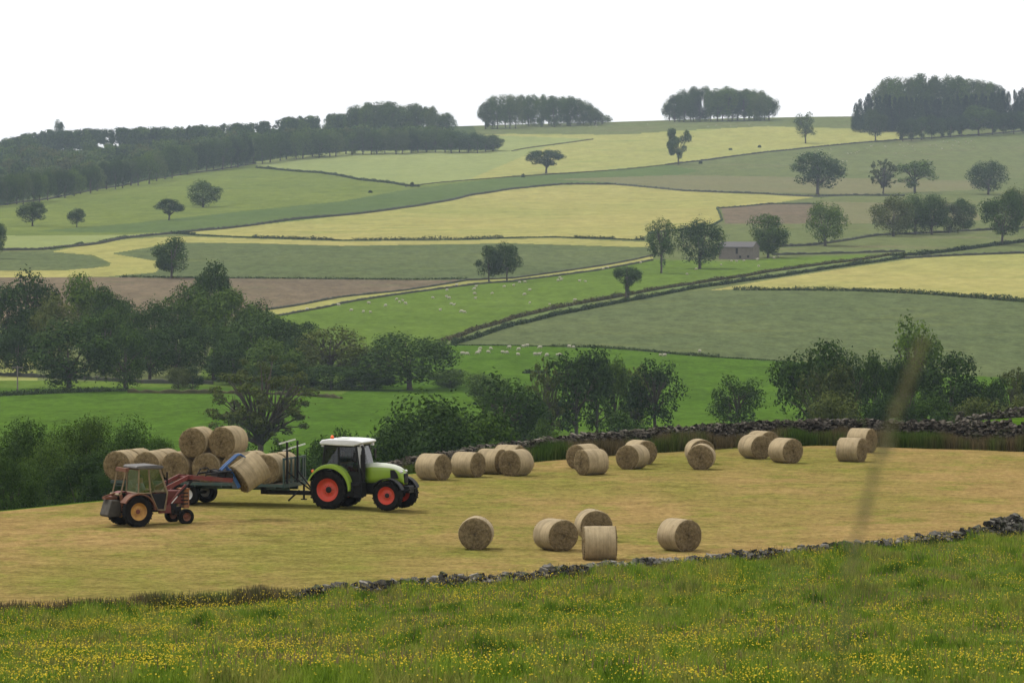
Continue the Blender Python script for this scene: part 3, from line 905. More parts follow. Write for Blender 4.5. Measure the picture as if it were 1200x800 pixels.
clump('beech_tree', span(570, 706, 20, [(563, 121), (575, 114), (600, 111), (640, 110), (675, 114), (695, 122), (708, 138)], [(560, 150), (710, 144)], 21, seed=1),
      'one of the close set beeches in the left round clump on the skyline', 'trees of the left skyline clump')
clump('beech_tree', span(783, 902, 20, [(776, 125), (785, 112), (805, 103), (850, 102), (890, 106), (905, 118), (909, 130)], [(776, 142), (910, 139)], 22, seed=2),
      'one of the close set beeches in the middle round clump on the skyline', 'trees of the middle skyline clump')
clump('beech_tree', span(1034, 1166, 17, [(1030, 97), (1045, 92), (1090, 88), (1150, 92), (1168, 104)], [(1010, 141), (1200, 137)], 25, seed=3),
      'one of the tall old beeches crowning the skyline wood at the right', 'tall trees of the right skyline wood')
clump('spruce_tree', span(1004, 1215, 40, [(1000, 126), (1012, 112), (1040, 113), (1100, 116), (1150, 112), (1180, 106), (1215, 106)], [(1000, 153), (1060, 152), (1215, 146)], 15, seed=4),
      'one of the dark spruces massed under the skyline wood at the right', 'spruces of the right skyline wood', 'conifer', 'needle')
ROWT = [(1058, 142, 166, 17), (1068, 139, 165, 17), (1080, 137, 164, 19), (1092, 135, 163, 18), (1103, 139, 162, 16), (1114, 138, 161, 17), (1127, 136, 160, 18), (1147, 124, 159, 38), (1163, 134, 158, 18), (1176, 133, 157, 18), (1188, 132, 157, 18), (1199, 131, 156, 18), (1210, 130, 156, 18)]
for q, (px, top, foot, w) in enumerate(ROWT):
    if w > 30:
        tree('lime_tree', px, top, foot, w, 'oak', 'largest tree of the row under the skyline wood at the right', 'leaf', group='row along the upper right field wall')
    else:
        tree('lime_tree', px, top, foot, w, 'beech', 'one of the small bare stemmed trees in the row along the upper right wall', 'leaf_dark', group='row along the upper right field wall')
clump('beech_tree', span(415, 525, 18, [(410, 124), (420, 121), (450, 120), (480, 122), (505, 125), (515, 133), (525, 129), (532, 138)], [(400, 160), (530, 156)], 22, seed=5),
      'one of the rounded trees on the hump of the left skyline wood', 'trees of the left skyline wood')
# front row of the long wood
clump('beech_tree', span(-10, 578, 62, [(-10, 205), (100, 195), (160, 184), (200, 172), (300, 155), (400, 152), (500, 151), (560, 154), (582, 160)],
                         [(-10, 242), (60, 233), (100, 225), (150, 218), (212, 205), (300, 191), (337, 186), (412, 179), (582, 177)], 23, seed=6),
      'one of the even trees along the lower edge of the long wood at the left', 'edge trees of the long wood', 'round', 'leaf_dark')


def woodland(name, regions, label, leafms, seed=3):
    """far-off wood: many crowns merged into one mesh"""
    q = random.Random(seed); V = []; Fc = []; MI = []; off = 0
    protos = [tree_meshes(900 + i, k, 900, 0.042)[0] for i, k in enumerate(['round', 'oak', 'tall'])]
    cone = tree_meshes(950, 'conifer', 700, 0.04)[0]
    arrs = []
    for pm in protos + [cone]:
        a = np.empty(len(pm.vertices) * 3, np.float32); pm.vertices.foreach_get('co', a); arrs.append(a.reshape(-1, 3))
    for (px, top, foot, w, kk) in regions:
        p = hit(px, foot, 1400)
        d = math.hypot(p.x, p.y); H = max(4, zy(d, top) - p.z); W = w / F * d
        a = arrs[kk]; th = q.uniform(0, 6.28); c, s = math.cos(th), math.sin(th)
        v = np.stack([(a[:, 0] * c - a[:, 1] * s) * W + p.x, (a[:, 0] * s + a[:, 1] * c) * W + p.y, a[:, 2] * H + p.z], 1)
        V.append(v); n = len(v) // 4
        Fc.append(np.arange(n * 4).reshape(n, 4) + off); MI.append(np.full(n, q.randrange(len(leafms)))); off += len(v)
    me = np_mesh(name, np.concatenate(V), np.concatenate(Fc), np.concatenate(MI))
    o = link_mesh(name, me, None, [M[l] for l in leafms])
    tag(o, label, 'woodland', kind='stuff')
    return o


wq = random.Random(11); reg = []
edge = lambda x: np.interp(x, [-10, 60, 100, 150, 212, 300, 337, 412, 582], [242, 233, 225, 218, 205, 191, 186, 179, 177])
topl = lambda x: np.interp(x, [-10, 100, 160, 200, 300, 400, 500, 582], [172, 168, 166, 163, 154, 151, 151, 156])
for i in range(330):
    x = wq.uniform(-20, 575); e = edge(x); t = topl(x)
    f0 = t + 22; 
    if e - 3 < f0: continue
    foot = wq.uniform(f0, e - 3)
    reg.append((x, foot - wq.uniform(21, 27), foot, wq.uniform(17, 26), wq.randrange(3)))
woodland('long_woodland', reg, 'mixed green wood filling the slope at the left behind its edge trees', ['leaf', 'leaf_dark', 'leaf_olive', 'leaf_pale', 'leaf', 'leaf_dark'])
reg = []
for i in range(150):
    x = wq.uniform(-20, 425)
    t = np.interp(x, [-20, 0, 50, 100, 150, 200, 300, 340, 410, 430], [163, 161, 152, 149, 148, 148, 142, 136, 131, 128]) + wq.uniform(-1.5, 3)
    reg.append((x, t + 2, t + wq.uniform(24, 28), wq.uniform(14, 20), wq.choice([0, 1, 2, 3])))
woodland('skyline_woodland', reg, 'bluish wood running along the skyline at the left', ['leaf', 'leaf_dark'], 5)
tree('lone_pine', 69, 141, 172, 13, 'beech', 'single flat topped pine sticking out above the left skyline wood', 'leaf_dark')

# ------------------------------------------------------------------ far walls and hedges
M['drystone'] = paint('weathered drystone', (0.060, 0.060, 0.045), 0.95, 0, 0.7, (0.035, 0.048, 0.024), 0.1, scale=1.2)
M['hedge'] = leaf_mat('hedge leaves', (0.022, 0.042, 0.014), (0.050, 0.075, 0.024))
M['hedge_brown'] = leaf_mat('rough hedge', (0.045, 0.048, 0.022), (0.075, 0.072, 0.034))


def polyline(pts, step):
    P3 = [hit(px, py) for px, py in pts]
    out = []
    for a, b in zip(P3[:-1], P3[1:]):
        n = max(1, int((b - a).length / step))
        for i in range(n):
            q = a.lerp(b, i / n); out.append(Vector((q.x, q.y, ground(q.x, q.y))))
    b = P3[-1]; out.append(Vector((b.x, b.y, ground(b.x, b.y))))
    return out


def far_wall(name, pts, h, label, mat='drystone', th=0.38, seed=0, cat='wall', step=1.1, rough=0.30):
    q = random.Random(seed); P3 = polyline(pts, step); mb = MB(); rings = []
    for i, p in enumerate(P3):
        t = (P3[min(i + 1, len(P3) - 1)] - P3[max(0, i - 1)]); t.z = 0; t.normalize()
        nrm = Vector((-t.y, t.x, 0))
        hh = 0.62 * h * (1 + q.uniform(-rough, rough)); w = th * q.uniform(0.85, 1.15); o = q.uniform(-.1, .1)
        rings.append([p + nrm * (w + o) + Vector((0, 0, -0.4)), p + nrm * (w * .8 + o) + Vector((0, 0, hh * .8)), p + nrm * o + Vector((0, 0, hh)),
                      p - nrm * (w * .8 - o) + Vector((0, 0, hh * .8)), p - nrm * (w - o) + Vector((0, 0, -0.4))])
    vs = [v for r in rings for v in r]; fs = []
    for i in range(len(rings) - 1):
        for k in range(4):
            fs.append((i * 5 + k, i * 5 + k + 1, (i + 1) * 5 + k + 1, (i + 1) * 5 + k))
    fs.append((0, 1, 2, 3, 4)); e = (len(rings) - 1) * 5; fs.append((e + 4, e + 3, e + 2, e + 1, e))
    mb.add(vs, fs)
    o = mb.build(name, M[mat])
    tag(o, label, cat)
    return o


def hedge(name, pts, h, w, label, mat='hedge', seed=0, leaf=0.32, dens=16, gap=0.0):
    rng = np.random.RandomState(seed); P3 = np.array([tuple(p) for p in polyline(pts, 1.5)])
    n = int(len(P3) * dens * 2.4)
    i = rng.randint(0, len(P3) - 1, n); t = rng.rand(n)[:, None]
    base = P3[i] * (1 - t) + P3[i + 1] * t
    s = np.arange(len(P3)) * 1.5
    hv = h * (0.7 + 0.9 * np.abs(fbm(s / 14.0 + seed, s * 0 + seed * 3.3, 3)))
    if gap > 0: hv = hv * np.where(fbm(s / 20 + seed * 2.1, s * 0 + 9.1, 2) < -0.35 + gap, 0.35, 1)
    d = rng.randn(n, 3); d /= np.linalg.norm(d, axis=1, keepdims=True); d[:, 2] = np.abs(d[:, 2])
    d *= rng.uniform(0.1, 1.0, n)[:, None] ** 0.6
    cent = base + d * np.stack([np.full(n, w * .8), np.full(n, w * .8), hv[i]], 1) * .85
    v, f = leaf_quads(cent, d + rng.randn(n, 3) * .4, leaf, rng)
    o = link_mesh(name, np_mesh(name, v, f), None, [M[mat]])
    tag(o, label, 'hedge')
    return o


far_wall('stone_wall', [(-20, 243)] + [(0, 241), (60, 233), (100, 225), (212, 205), (300, 191.5)], 1.4, 'pale stone wall along the foot of the long wood', seed=1)
hedge('hedge', [(300, 197), (375, 203), (420, 211), (478, 218.5), (492, 219)], 2.4, 1.2, 'short dark hedge slanting down below the pale hill meadow', seed=2)
far_wall('stone_wall', F2TOP + [(1000, 229.5), (1060, 230)], 1.7, 'dark stone wall along the top of the central hay field', seed=3)
far_wall('stone_wall', F2TOP[:1] + [(150, 279), (100, 288), (50, 293), (-20, 294)], 1.5, 'stone wall dropping left between the light green meadow and the winding strip', seed=4)
hedge('hedge', [(200, 274), (230, 276), (300, 279), (400, 282), (545, 281), (600, 279), (650, 278), (755, 282)], 2.0, 1.0, 'long dark hedge along the foot of the central hay field', seed=5, gap=0.3)
hedge('hedge', [(60, 292.5), (75, 290), (100, 287), (150, 279)], 1.8, 1.0, 'broken dark hedge left of the winding yellow strip', seed=6, gap=0.6)
far_wall('stone_wall', [(780, 193.5), (830, 188), (900, 178.5), (1000, 168.5), (1060, 164), (1200, 154), (1240, 152)], 1.6, 'stone wall above the sheep hill, running below the skyline at the right', seed=7)
far_wall('stone_wall', [(475, 219), (600, 207.5), (700, 201), (780, 193.5)], 0.9, 'low faint bank between the pale hill meadow and damp pasture', seed=8, cat='bank', mat='hedge_brown')
hedge('hedge', [(140, 325), (300, 326.5), (487, 328), (548, 327)], 1.1, 0.7, 'thin dark hedge between long grass and the brown hay field', seed=9, leaf=.25)
far_wall('stone_wall', [(312, 363.5), (400, 348.5), (475, 340.5), (545, 329), (600, 326.5), (700, 312.5), (765, 299.5)], 0.9, 'low wall on the upper side of the yellow margin', seed=10, th=.35)
far_wall('stone_wall', [(328, 370), (400, 356), (480, 343.5), (560, 333), (600, 330), (700, 317), (765, 305)], 0.9, 'low wall between the yellow margin and the sheep pasture', seed=11, th=.35)
hedge('hedge', TW_UP, 1.7, 1.0, 'upper hedge of the pair lining the lane across the hillside', seed=12, dens=22, leaf=.25, mat='hedge_brown')
hedge('hedge', TW_LO, 1.7, 1.0, 'lower hedge of the pair lining the lane across the hillside', seed=13, dens=22, leaf=.25)
hedge('hedge', [(1045, 300), (1080, 299), (1130, 293), (1200, 284), (1240, 281)], 2.2, 1.3, 'dark hedge climbing to the right edge beyond the lane', seed=14, dens=26)
hedge('hedge', [(860, 340), (940, 340.5), (1000, 341), (1100, 346), (1200, 354), (1260, 360)], 1.9, 1.2, 'dark hedge under the right hay field', seed=15, dens=28, leaf=.28)
hedge('hedge', [(520, 404.5), (600, 405), (700, 407.5), (750, 411), (800, 416), (850, 419.5), (925, 423.5)], 1.1, 0.8, 'thin hedge between the big long grass field and the valley pasture', seed=16, dens=24, leaf=.22, gap=.4)
far_wall('stone_wall', [(900, 290), (950, 288), (1000, 281), (1030, 276), (1100, 273), (1200, 268), (1240, 267)], 1.5, 'stone wall under the tight row of hillside trees', seed=17)
far_wall('stone_wall', [(905, 299), (960, 298), (1000, 297), (1060, 295)], 1.3, 'stone wall just above the lane, right of the stone barn', seed=18)
far_wall('stone_wall', [(1060, 303), (1130, 299.5), (1200, 297), (1240, 296)], 1.4, 'stone wall along the top of the right hay field', seed=19)
far_wall('stone_wall', [(840, 244.5), (900, 239.5), (960, 239.5)], 1.2, 'short wall at the tip of the central hay field', seed=20)
far_wall('stone_wall', [(840, 244.5), (846, 258), (836, 264), (760, 274)], 1.2, 'low dark bank curving down from the tip of the central hay field', seed=21, mat='hedge', cat='bank')
hedge('hedge', [(-20, 466), (0, 464), (60, 461), (110, 459), (150, 458)], 1.7, 1.2, 'dark hedge in front of the two round oaks', seed=22, dens=36, leaf=.22)
far_wall('stone_wall', [(-20, 440), (0, 440), (40, 442), (170, 449), (250, 450)], 1.3, 'grey stone wall running behind the two round oaks', seed=23)
far_wall('stone_wall', [(150, 460), (200, 461), (260, 461), (345, 463), (400, 467)], 1.0, 'tumbled stone wall on the far side of the valley pasture', seed=24, rough=.5, mat='hedge_brown')
far_wall('field_bank', [(600, 177.5), (640, 171), (695, 163.5)], 1.2, 'dark bank between two hay meadows near the skyline', seed=25, mat='hedge_brown', cat='bank')
hedge('thorn_clump', [(614, 437.5), (640, 437)], 1.3, 1.0, 'dark low strip of scrub in the valley pasture left of the trio', seed=26, dens=30, leaf=.25)
for q, (a, b) in enumerate([((483, 219), (2.6)), ((434, 226), 1.6), ((613, 208), 2.2), ((821, 192), 2.4), ((890, 173), 2.0), ((856, 176), 1.8)]):
    o = hedge('lone_bush', [(a[0] - 1.2, a[1]), (a[0] + 1.2, a[1])], b * 1.3, 1.1,
              ['small dark bush at the end of the slanting hedge', 'tiny bush in the damp pasture left of the slanting hedge end', 'small bush at the foot of the meadow left of the wide low tree',
               'small bush on the wall right of the notched tree', 'larger bush on the skyline meadow at the right', 'tiny bush on the skyline meadow at the right'][q], seed=40 + q, dens=120, leaf=.3)
    o['category'] = 'bush'

# ------------------------------------------------------------------ stone barn on the hillside
M['barnstone'] = paint('barn stone', (0.165, 0.145, 0.120), 0.95, 0, 0.5, (0.10, 0.088, 0.075), 0.1, scale=0.9)
M['slate'] = paint('stone slates', (0.10, 0.094, 0.094), 0.85, 0, 0.4, (0.09, 0.095, 0.08), 0.2, scale=0.8)
M['dark'] = paint('dark opening', (0.015, 0.014, 0.014), 0.9)
bp_ = hit(866, 303.5, 1300)
bd = math.hypot(bp_.x, bp_.y); pm = bd / F
barn = empty('stone_barn', bp_, 0)
barn.rotation_euler = (0, 0, math.atan2(-bp_.x, bp_.y) + R(-22))
tag(barn, 'grey stone field barn with a slate roof between two trees on the hillside', 'barn')
bl, bw, he, hr = 43 * pm, 20 * pm, 14.5 * pm, 19.5 * pm
b = MB()
ops = [(-0.1, 1.9, 0.9, 2.0), (1.2, 0.35, 0.9, 0.9), (4.3, 0.5, 0.9, 0.9)]
xs = sorted(set([-bl / 2, bl / 2] + [o[0] for o in ops] + [o[0] + o[2] for o in ops]))
zs = sorted(set([-1.5, he] + [o[1] for o in ops] + [o[1] + o[3] for o in ops]))
for i in range(len(xs) - 1):
    for k in range(len(zs) - 1):
        cx, cz = (xs[i] + xs[i + 1]) / 2, (zs[k] + zs[k + 1]) / 2
        if any(o[0] < cx < o[0] + o[2] and o[1] < cz < o[1] + o[3] for o in ops): continue
        b.add([(xs[i], -bw / 2, zs[k]), (xs[i + 1], -bw / 2, zs[k]), (xs[i + 1], -bw / 2, zs[k + 1]), (xs[i], -bw / 2, zs[k + 1])], [(0, 1, 2, 3)])
for sx in (-1, 1):
    b.add([(sx * bl / 2, -bw / 2, -1.5), (sx * bl / 2, bw / 2, -1.5), (sx * bl / 2, bw / 2, he), (sx * bl / 2, 0, hr), (sx * bl / 2, -bw / 2, he)], [(0, 1, 2, 3, 4)])
b.add([(-bl / 2, bw / 2, -1.5), (bl / 2, bw / 2, -1.5), (bl / 2, bw / 2, he), (-bl / 2, bw / 2, he)], [(0, 1, 2, 3)])
b.build('wall', M['barnstone'], barn)
b = MB()
b.prism([(-0.3 - bw / 2, he - 0.25), (0, hr + 0.02), (bw / 2 + 0.3, he - 0.25), (bw / 2 + 0.3, he - 0.05), (0, hr + 0.25), (-0.3 - bw / 2, he - 0.05)], -bl / 2 - 0.2, bl / 2 + 0.2)
b.v = [(v[1], v[0], v[2]) for v in b.v]
b.build('roof', M['slate'], barn)
for i, o in enumerate(ops):
    d = MB(); d.box((o[0] + o[2] / 2, -bw / 2 + 0.35, o[1] + o[3] / 2), (o[2] + .1, 0.1, o[3] + .1))
    d.build('doorway' if i == 0 else 'window', M['dark'], barn)

# utility pole by the left wall
M['pole'] = paint('grey pole wood', (0.14, 0.12, 0.10), 0.9)
pp = on_ray(20, 838)
up = empty('utility_pole', pp); tag(up, 'thin wooden utility pole with a crossarm by the left stone wall', 'utility pole')
d_ = math.hypot(pp.x, pp.y); ph = zy(d_, 427) - pp.z
b = MB(); b.tube([(0, 0, -.3), (0, 0, ph)], [.16, .11], 8); b.build('pole', M['pole'], up)
b = MB(); b.box((0, 0, ph - .35), (2.2, .12, .14)); b.build('crossarm', M['pole'], up)
b = MB()
for k in (-.95, -.35, .35, .95): b.tube([(k, 0, ph - .28), (k, 0, ph - .1)], [.05, .03], 6)
b.build('insulators', M['slate'], up)

# ------------------------------------------------------------------ sheep
M['wool'] = paint('cream wool', (0.42, 0.39, 0.31), 0.95, 0, 0.3, (0.40, 0.36, 0.27), 0.0)
M['face'] = paint('sheep face', (0.30, 0.26, 0.22), 0.9)


def sheep_mesh(graze):
    rng = random.Random(2); b = MB()
    # trunk: stacked rings along x, woolly
    n = 10; st = [(-.52, .10, .62), (-.48, .22, .64), (-.30, .29, .64), (0, .31, .63), (.28, .28, .65), (.42, .20, .70), (.50, .10, .74)]
    vs = []
    for x, r, z in st:
        for k in range(n):
            a = 2 * math.pi * k / n; q = r * (1 + rng.uniform(-.07, .07)); vs.append((x, q * .85 * math.cos(a), z + q * math.sin(a)))
    fs = [(i * n + k, i * n + (k + 1) % n, (i + 1) * n + (k + 1) % n, (i + 1) * n + k) for i in range(len(st) - 1) for k in range(n)]
    fs += [tuple(range(n - 1, -1, -1)), tuple(range((len(st) - 1) * n, len(st) * n))]
    b.add(vs, fs, 0)
    if graze:
        b.tube([(.40, 0, .72), (.58, 0, .50), (.68, 0, .30)], [.16, .12, .09], 8, 0)
        b.tube([(.66, 0, .34), (.74, 0, .20), (.80, 0, .08)], [.09, .085, .05], 8, 1); hx, hz = .66, .33
    else:
        b.tube([(.38, 0, .74), (.52, 0, .90), (.60, 0, 1.0)], [.17, .12, .10], 8, 0)
        b.tube([(.56, 0, 1.02), (.68, 0, .98), (.82, 0, .90)], [.10, .09, .05], 8, 1); hx, hz = .58, 1.03
    for s_ in (-1, 1):
        b.tube([(hx, s_ * .07, hz), (hx - .03, s_ * .18, hz + .02)], [.035, .015], 5, 1)
        for x in (-.34, .30):
            hx2 = -.04 if x < 0 else .02
            b.tube([(x, s_ * .14, .50), (x + hx2, s_ * .14, .26), (x + .01, s_ * .14, 0)], [.07, .038, .03], 6, 1)
    b.tube([(-.50, 0, .70), (-.58, 0, .50)], [.05, .03], 5, 0)
    return b


sg = sheep_mesh(True).build('sheep', [M['wool'], M['face']], smooth=True)
su = sheep_mesh(False).build('sheep', [M['wool'], M['face']], smooth=True)
SHEEP = {
    'sheep on the pasture below the barn': ('white sheep grazing on the bright pasture between the yellow margin and the lane', [
        (397, 359), (360, 364), (412, 365), (426, 366.5), (434, 367), (432, 356.5), (465, 352), (468, 355), (472, 353.5), (475, 357), (452, 359.5), (507, 350), (523, 349), (526, 350.5), (529, 357), (532, 358.5), (516, 364.5),
        (541, 366.5), (544, 367), (557, 351), (556, 345.5), (556, 340), (558, 337), (577, 345), (591, 337), (535, 335.5), (524, 341), (615, 346.5), (621, 356), (615, 331.5), (609, 332), (602, 336), (674, 353), (656, 326.5), (654, 330), (658, 329), (679, 330.5), (686, 331),
        (707, 316.5), (712, 315), (805, 322.5), (751, 309), (816, 316.5), (644, 358), (621, 341)]),
    'sheep near the barn': ('white sheep grazing just below the stone barn', [(857, 307), (863, 307.5), (872, 306.5), (888, 304.5), (889, 313), (887, 305.5), (912, 302), (845, 311.5), (907, 303.5)]),
    'sheep under the lane': ('white sheep grazing on the valley pasture under the thin hedge', [
        (542, 416), (547, 416.5), (560, 415.5), (563, 410), (562, 413), (572, 414), (575, 410), (589, 414.5), (594, 414.8), (597, 408.5), (607, 417), (608, 411), (613, 407.5), (618, 406.5), (627, 417), (632, 417), (641, 418), (653, 417.5), (656, 417), (667, 408), (672, 408.5), (774, 417.5), (779, 418), (820, 413), (633, 409)]),
    'sheep on the high pasture': ('tiny white sheep scattered on the high pasture under the skyline trees', None),
    'sheep on the skyline': ('tiny white sheep on the highest pasture below the middle skyline clump', None),
}
q = random.Random(4)
SHEEP['sheep on the high pasture'] = (SHEEP['sheep on the high pasture'][0], [(q.triangular(905, 1190, 1060), 0) for _ in range(40)])
SHEEP['sheep on the high pasture'][1][:] = [(x, np.interp(x, [900, 1200], [180, 160]) + q.uniform(0, 9) + (8 if q.random() < .15 else 0)) for x, _ in SHEEP['sheep on the high pasture'][1]]
SHEEP['sheep on the skyline'] = (SHEEP['sheep on the skyline'][0], [(q.uniform(640, 880), q.uniform(146, 150)) for _ in range(14)])
first = {0: sg, 1: su}; used = {0: False, 1: False}
for grp, (lab, pts) in SHEEP.items():
    for (px, py) in pts:
        k = 0 if q.random() < .75 else 1
        src = first[k]
        if used[k]: o = src.copy(); C.objects.link(o)
        else: o = src; used[k] = True
        p = hit(px, py)
        s_ = q.uniform(.70, .92)
        o.location = p; o.scale = (s_,) * 3; o.rotation_euler = (0, 0, q.choice([0, math.pi]) + q.uniform(-.9, .9))
        tag(o, lab, 'sheep', grp)

# ------------------------------------------------------------------ drystone walls of the near fields
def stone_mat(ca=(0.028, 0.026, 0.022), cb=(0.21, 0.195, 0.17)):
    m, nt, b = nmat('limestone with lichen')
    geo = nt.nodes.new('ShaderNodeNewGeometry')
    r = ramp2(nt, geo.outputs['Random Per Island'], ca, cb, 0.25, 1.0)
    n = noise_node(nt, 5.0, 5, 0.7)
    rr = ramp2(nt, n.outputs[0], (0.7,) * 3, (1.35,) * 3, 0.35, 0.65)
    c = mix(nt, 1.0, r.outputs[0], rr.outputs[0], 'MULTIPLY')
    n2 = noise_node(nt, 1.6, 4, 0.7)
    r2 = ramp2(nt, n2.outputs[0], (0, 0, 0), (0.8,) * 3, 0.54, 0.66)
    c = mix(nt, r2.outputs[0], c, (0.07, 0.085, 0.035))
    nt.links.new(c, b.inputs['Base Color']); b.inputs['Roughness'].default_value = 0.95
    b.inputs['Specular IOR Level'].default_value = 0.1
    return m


M['stone'] = stone_mat()
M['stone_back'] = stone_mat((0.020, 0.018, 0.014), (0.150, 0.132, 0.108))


def stone_wall(name, path, hfun, label, seed=0, size=0.30, thick=0.30, tumble=0.0, mat='stone'):
    """path: list of ground points; real stones in rough courses, uneven cope stones on edge"""
    rng = random.Random(seed); V = []; Fq = []
    cube = np.array([(-1, -1, -1), (1, -1, -1), (1, 1, -1), (-1, 1, -1), (-1, -1, 1), (1, -1, 1), (1, 1, 1), (-1, 1, 1)], float) * 0.5
    cf = np.array([(0, 3, 2, 1), (4, 5, 6, 7), (0, 1, 5, 4), (1, 2, 6, 5), (2, 3, 7, 6), (3, 0, 4, 7)])
    L_ = [0.0]
    for a, b in zip(path[:-1], path[1:]): L_.append(L_[-1] + (b - a).length)

    def at(s):
        i = 0
        while i < len(L_) - 2 and L_[i + 1] < s: i += 1
        t = (s - L_[i]) / (L_[i + 1] - L_[i]); p = path[i].lerp(path[i + 1], t); d = (path[i + 1] - path[i]); d.z = 0; d.normalize()
        return p, d
    off = 0

    def put(p, d, sx, sy, sz, z):
        nonlocal off
        v = cube * (1 + np.array([[rng.uniform(-.28, .28) for _ in range(3)] for _ in range(8)])) * np.array([sx, sy, sz])
        e = np.array(Euler((rng.uniform(-.45, .45), rng.uniform(-.4, .4), math.atan2(d.y, d.x) + rng.uniform(-.5, .5))).to_matrix())
        v = v @ e.T + np.array([p.x, p.y, z])
        V.append(v); Fq.append(cf + off); off += 8
    course = 0; zz = -0.1
    hmax = max(hfun(s) for s in np.linspace(0, L_[-1], 60))
    while zz < hmax:
        ch = size * rng.uniform(0.5, 0.8); s = rng.uniform(0, size)
        while s < L_[-1]:
            sx = size * rng.uniform(0.7, 1.7); p, d = at(min(s + sx / 2, L_[-1])); h = hfun(s) * (1 + rng.uniform(-tumble, tumble))
            if zz + ch < h + 0.02:
                nrm = Vector((-d.y, d.x, 0))
                for sd in (-1, 1):
                    k = thick * (1 - 0.3 * zz / max(hmax, .1))
                    q = p + nrm * sd * (k * 0.5 + rng.uniform(-.04, .04))
                    put(q, d, sx * .97, thick * rng.uniform(.9, 1.2), ch * rng.uniform(0.9, 1.08), q.z + zz + ch / 2)
                if zz + 2 * ch > h:      # cope stones standing on edge
                    x = 0
                    while x < sx:
                        w = rng.uniform(.08, .2); hh = size * rng.uniform(.5, 1.15)
                        p2, d2 = at(min(s + x, L_[-1])); put(p2, d2, w, thick * 1.3, hh, p2.z + zz + ch + hh * .4); x += w * 1.05
            s += sx
        zz += ch
    V = np.concatenate(V); Fq = np.concatenate(Fq)
    o = link_mesh(name, np_mesh(name, V, Fq), None, [M[mat]])
    tag(o, label, 'wall')
    return o


def gpath(pxs, rfun, step=1.0):
    pts = []
    for a in pxs:
        p = on_ray(a, rfun(a)); pts.append(p)
    return pts


rn = lambda a: float(np.interp(a, PXC, r_near)); rf = lambda a: float(np.interp(a, PXC, r_far))
# wall lines come from the smoothed terrain knots
def rkn(k):
    return lambda a: float(np.interp(math.atan((a - 600) / F), PHI, kr[k]))


rn, rf = rkn(4), rkn(5)
pxs = list(range(338, 1400, 20))
path = gpath(pxs, rn)
tot = sum((b - a).length for a, b in zip(path[:-1], path[1:])); s2px = lambda s: 338 + (1380 - 338) * s / tot
stone_wall('drystone_wall', path, lambda s: float(np.interp(s2px(s), [338, 400, 600, 760, 900, 1000, 1080, 1130, 1200, 1400], [.10, .24, .22, .17, .19, .17, .26, .46, .74, .92])) * (1 + 0.25 * math.sin(s * .9) * math.sin(s * .37 + 1)),
           'low tumbled grey drystone wall between the buttercup meadow and the cut hay field', 3, size=.14, thick=.22, tumble=.4)
pxs = list(range(452, 1400, 20))
path = gpath(pxs, lambda a: rf(a) + 2.6)
tot2 = sum((b - a).length for a, b in zip(path[:-1], path[1:])); t2px = lambda s: 452 + (1380 - 452) * s / tot2
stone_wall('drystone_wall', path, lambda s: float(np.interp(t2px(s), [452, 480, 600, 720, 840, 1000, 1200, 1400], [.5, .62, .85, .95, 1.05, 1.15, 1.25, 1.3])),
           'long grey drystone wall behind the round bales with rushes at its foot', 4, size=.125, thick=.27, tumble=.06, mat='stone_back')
path = [on_ray(a, 300) for a in range(1120, 1400, 20)]
path = [Vector((p.x, p.y, p.z)) for p in path]
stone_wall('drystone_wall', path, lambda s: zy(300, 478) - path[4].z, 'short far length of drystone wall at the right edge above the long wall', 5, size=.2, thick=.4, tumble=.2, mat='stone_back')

# ------------------------------------------------------------------ grass, rushes, flowers
def blades(P3, h, w, rng, lean=0.35, seg=1):
    """one narrow leaning blade per point: 4-vertex pointed leaf"""
    n = len(P3)
    a = rng.uniform(0, 2 * math.pi, n); d = np.stack([np.cos(a), np.sin(a), np.zeros(n)], 1)
    s = np.stack([-np.sin(a + .6), np.cos(a + .6), np.zeros(n)], 1)
    l = rng.uniform(0, lean, n)[:, None] * h[:, None]
    up = np.array([0, 0, 1.0])
    mid = P3 + up * h[:, None] * .55 + d * l * .35
    tip = P3 + up * h[:, None] + d * l
    ww = w[:, None]
    v = np.stack([P3 - s * ww * .5 - up * .03, P3 + s * ww * .5 - up * .03, mid + s * ww * .42, tip, mid - s * ww * .42], 1)
    return v.reshape(-1, 3), np.arange(n * 5).reshape(n, 5)


def grass_mat(name, cols, scale, top=None):
    """cols: list of (position, colour) picked by a slow noise in the ground plane; each blade varies a little"""
    m, nt, b = nmat(name)
    n = noise_node(nt, scale, 4, 0.6, (1.0, 0.25, 0.0))
    r = nt.nodes.new('ShaderNodeValToRGB'); nt.links.new(n.outputs[0], r.inputs[0])
    e = r.color_ramp.elements
    e[0].position = cols[0][0]; e[0].color = (*cols[0][1], 1); e[1].position = cols[-1][0]; e[1].color = (*cols[-1][1], 1)
    for p, c in cols[1:-1]:
        x = e.new(p); x.color = (*c, 1)
    geo = nt.nodes.new('ShaderNodeNewGeometry')
    v = ramp2(nt, geo.outputs['Random Per Island'], (0.6, 0.62, 0.55), (1.45, 1.36, 1.3), 0, 1)
    c = mix(nt, 1.0, r.outputs[0], v.outputs[0], 'MULTIPLY')
    nt.links.new(c, b.inputs['Base Color']); b.inputs['Roughness'].default_value = 0.8; b.inputs['Specular IOR Level'].default_value = 0.1
    tr = nt.nodes.new('ShaderNodeBsdfTranslucent'); nt.links.new(c, tr.inputs[0])
    x = nt.nodes.new('ShaderNodeMixShader'); x.inputs[0].default_value = 0.35; out = nt.nodes['Material Output']
    nt.links.new(b.outputs[0], x.inputs[1]); nt.links.new(tr.outputs[0], x.inputs[2]); nt.links.new(x.outputs[0], out.inputs[0])
    return m


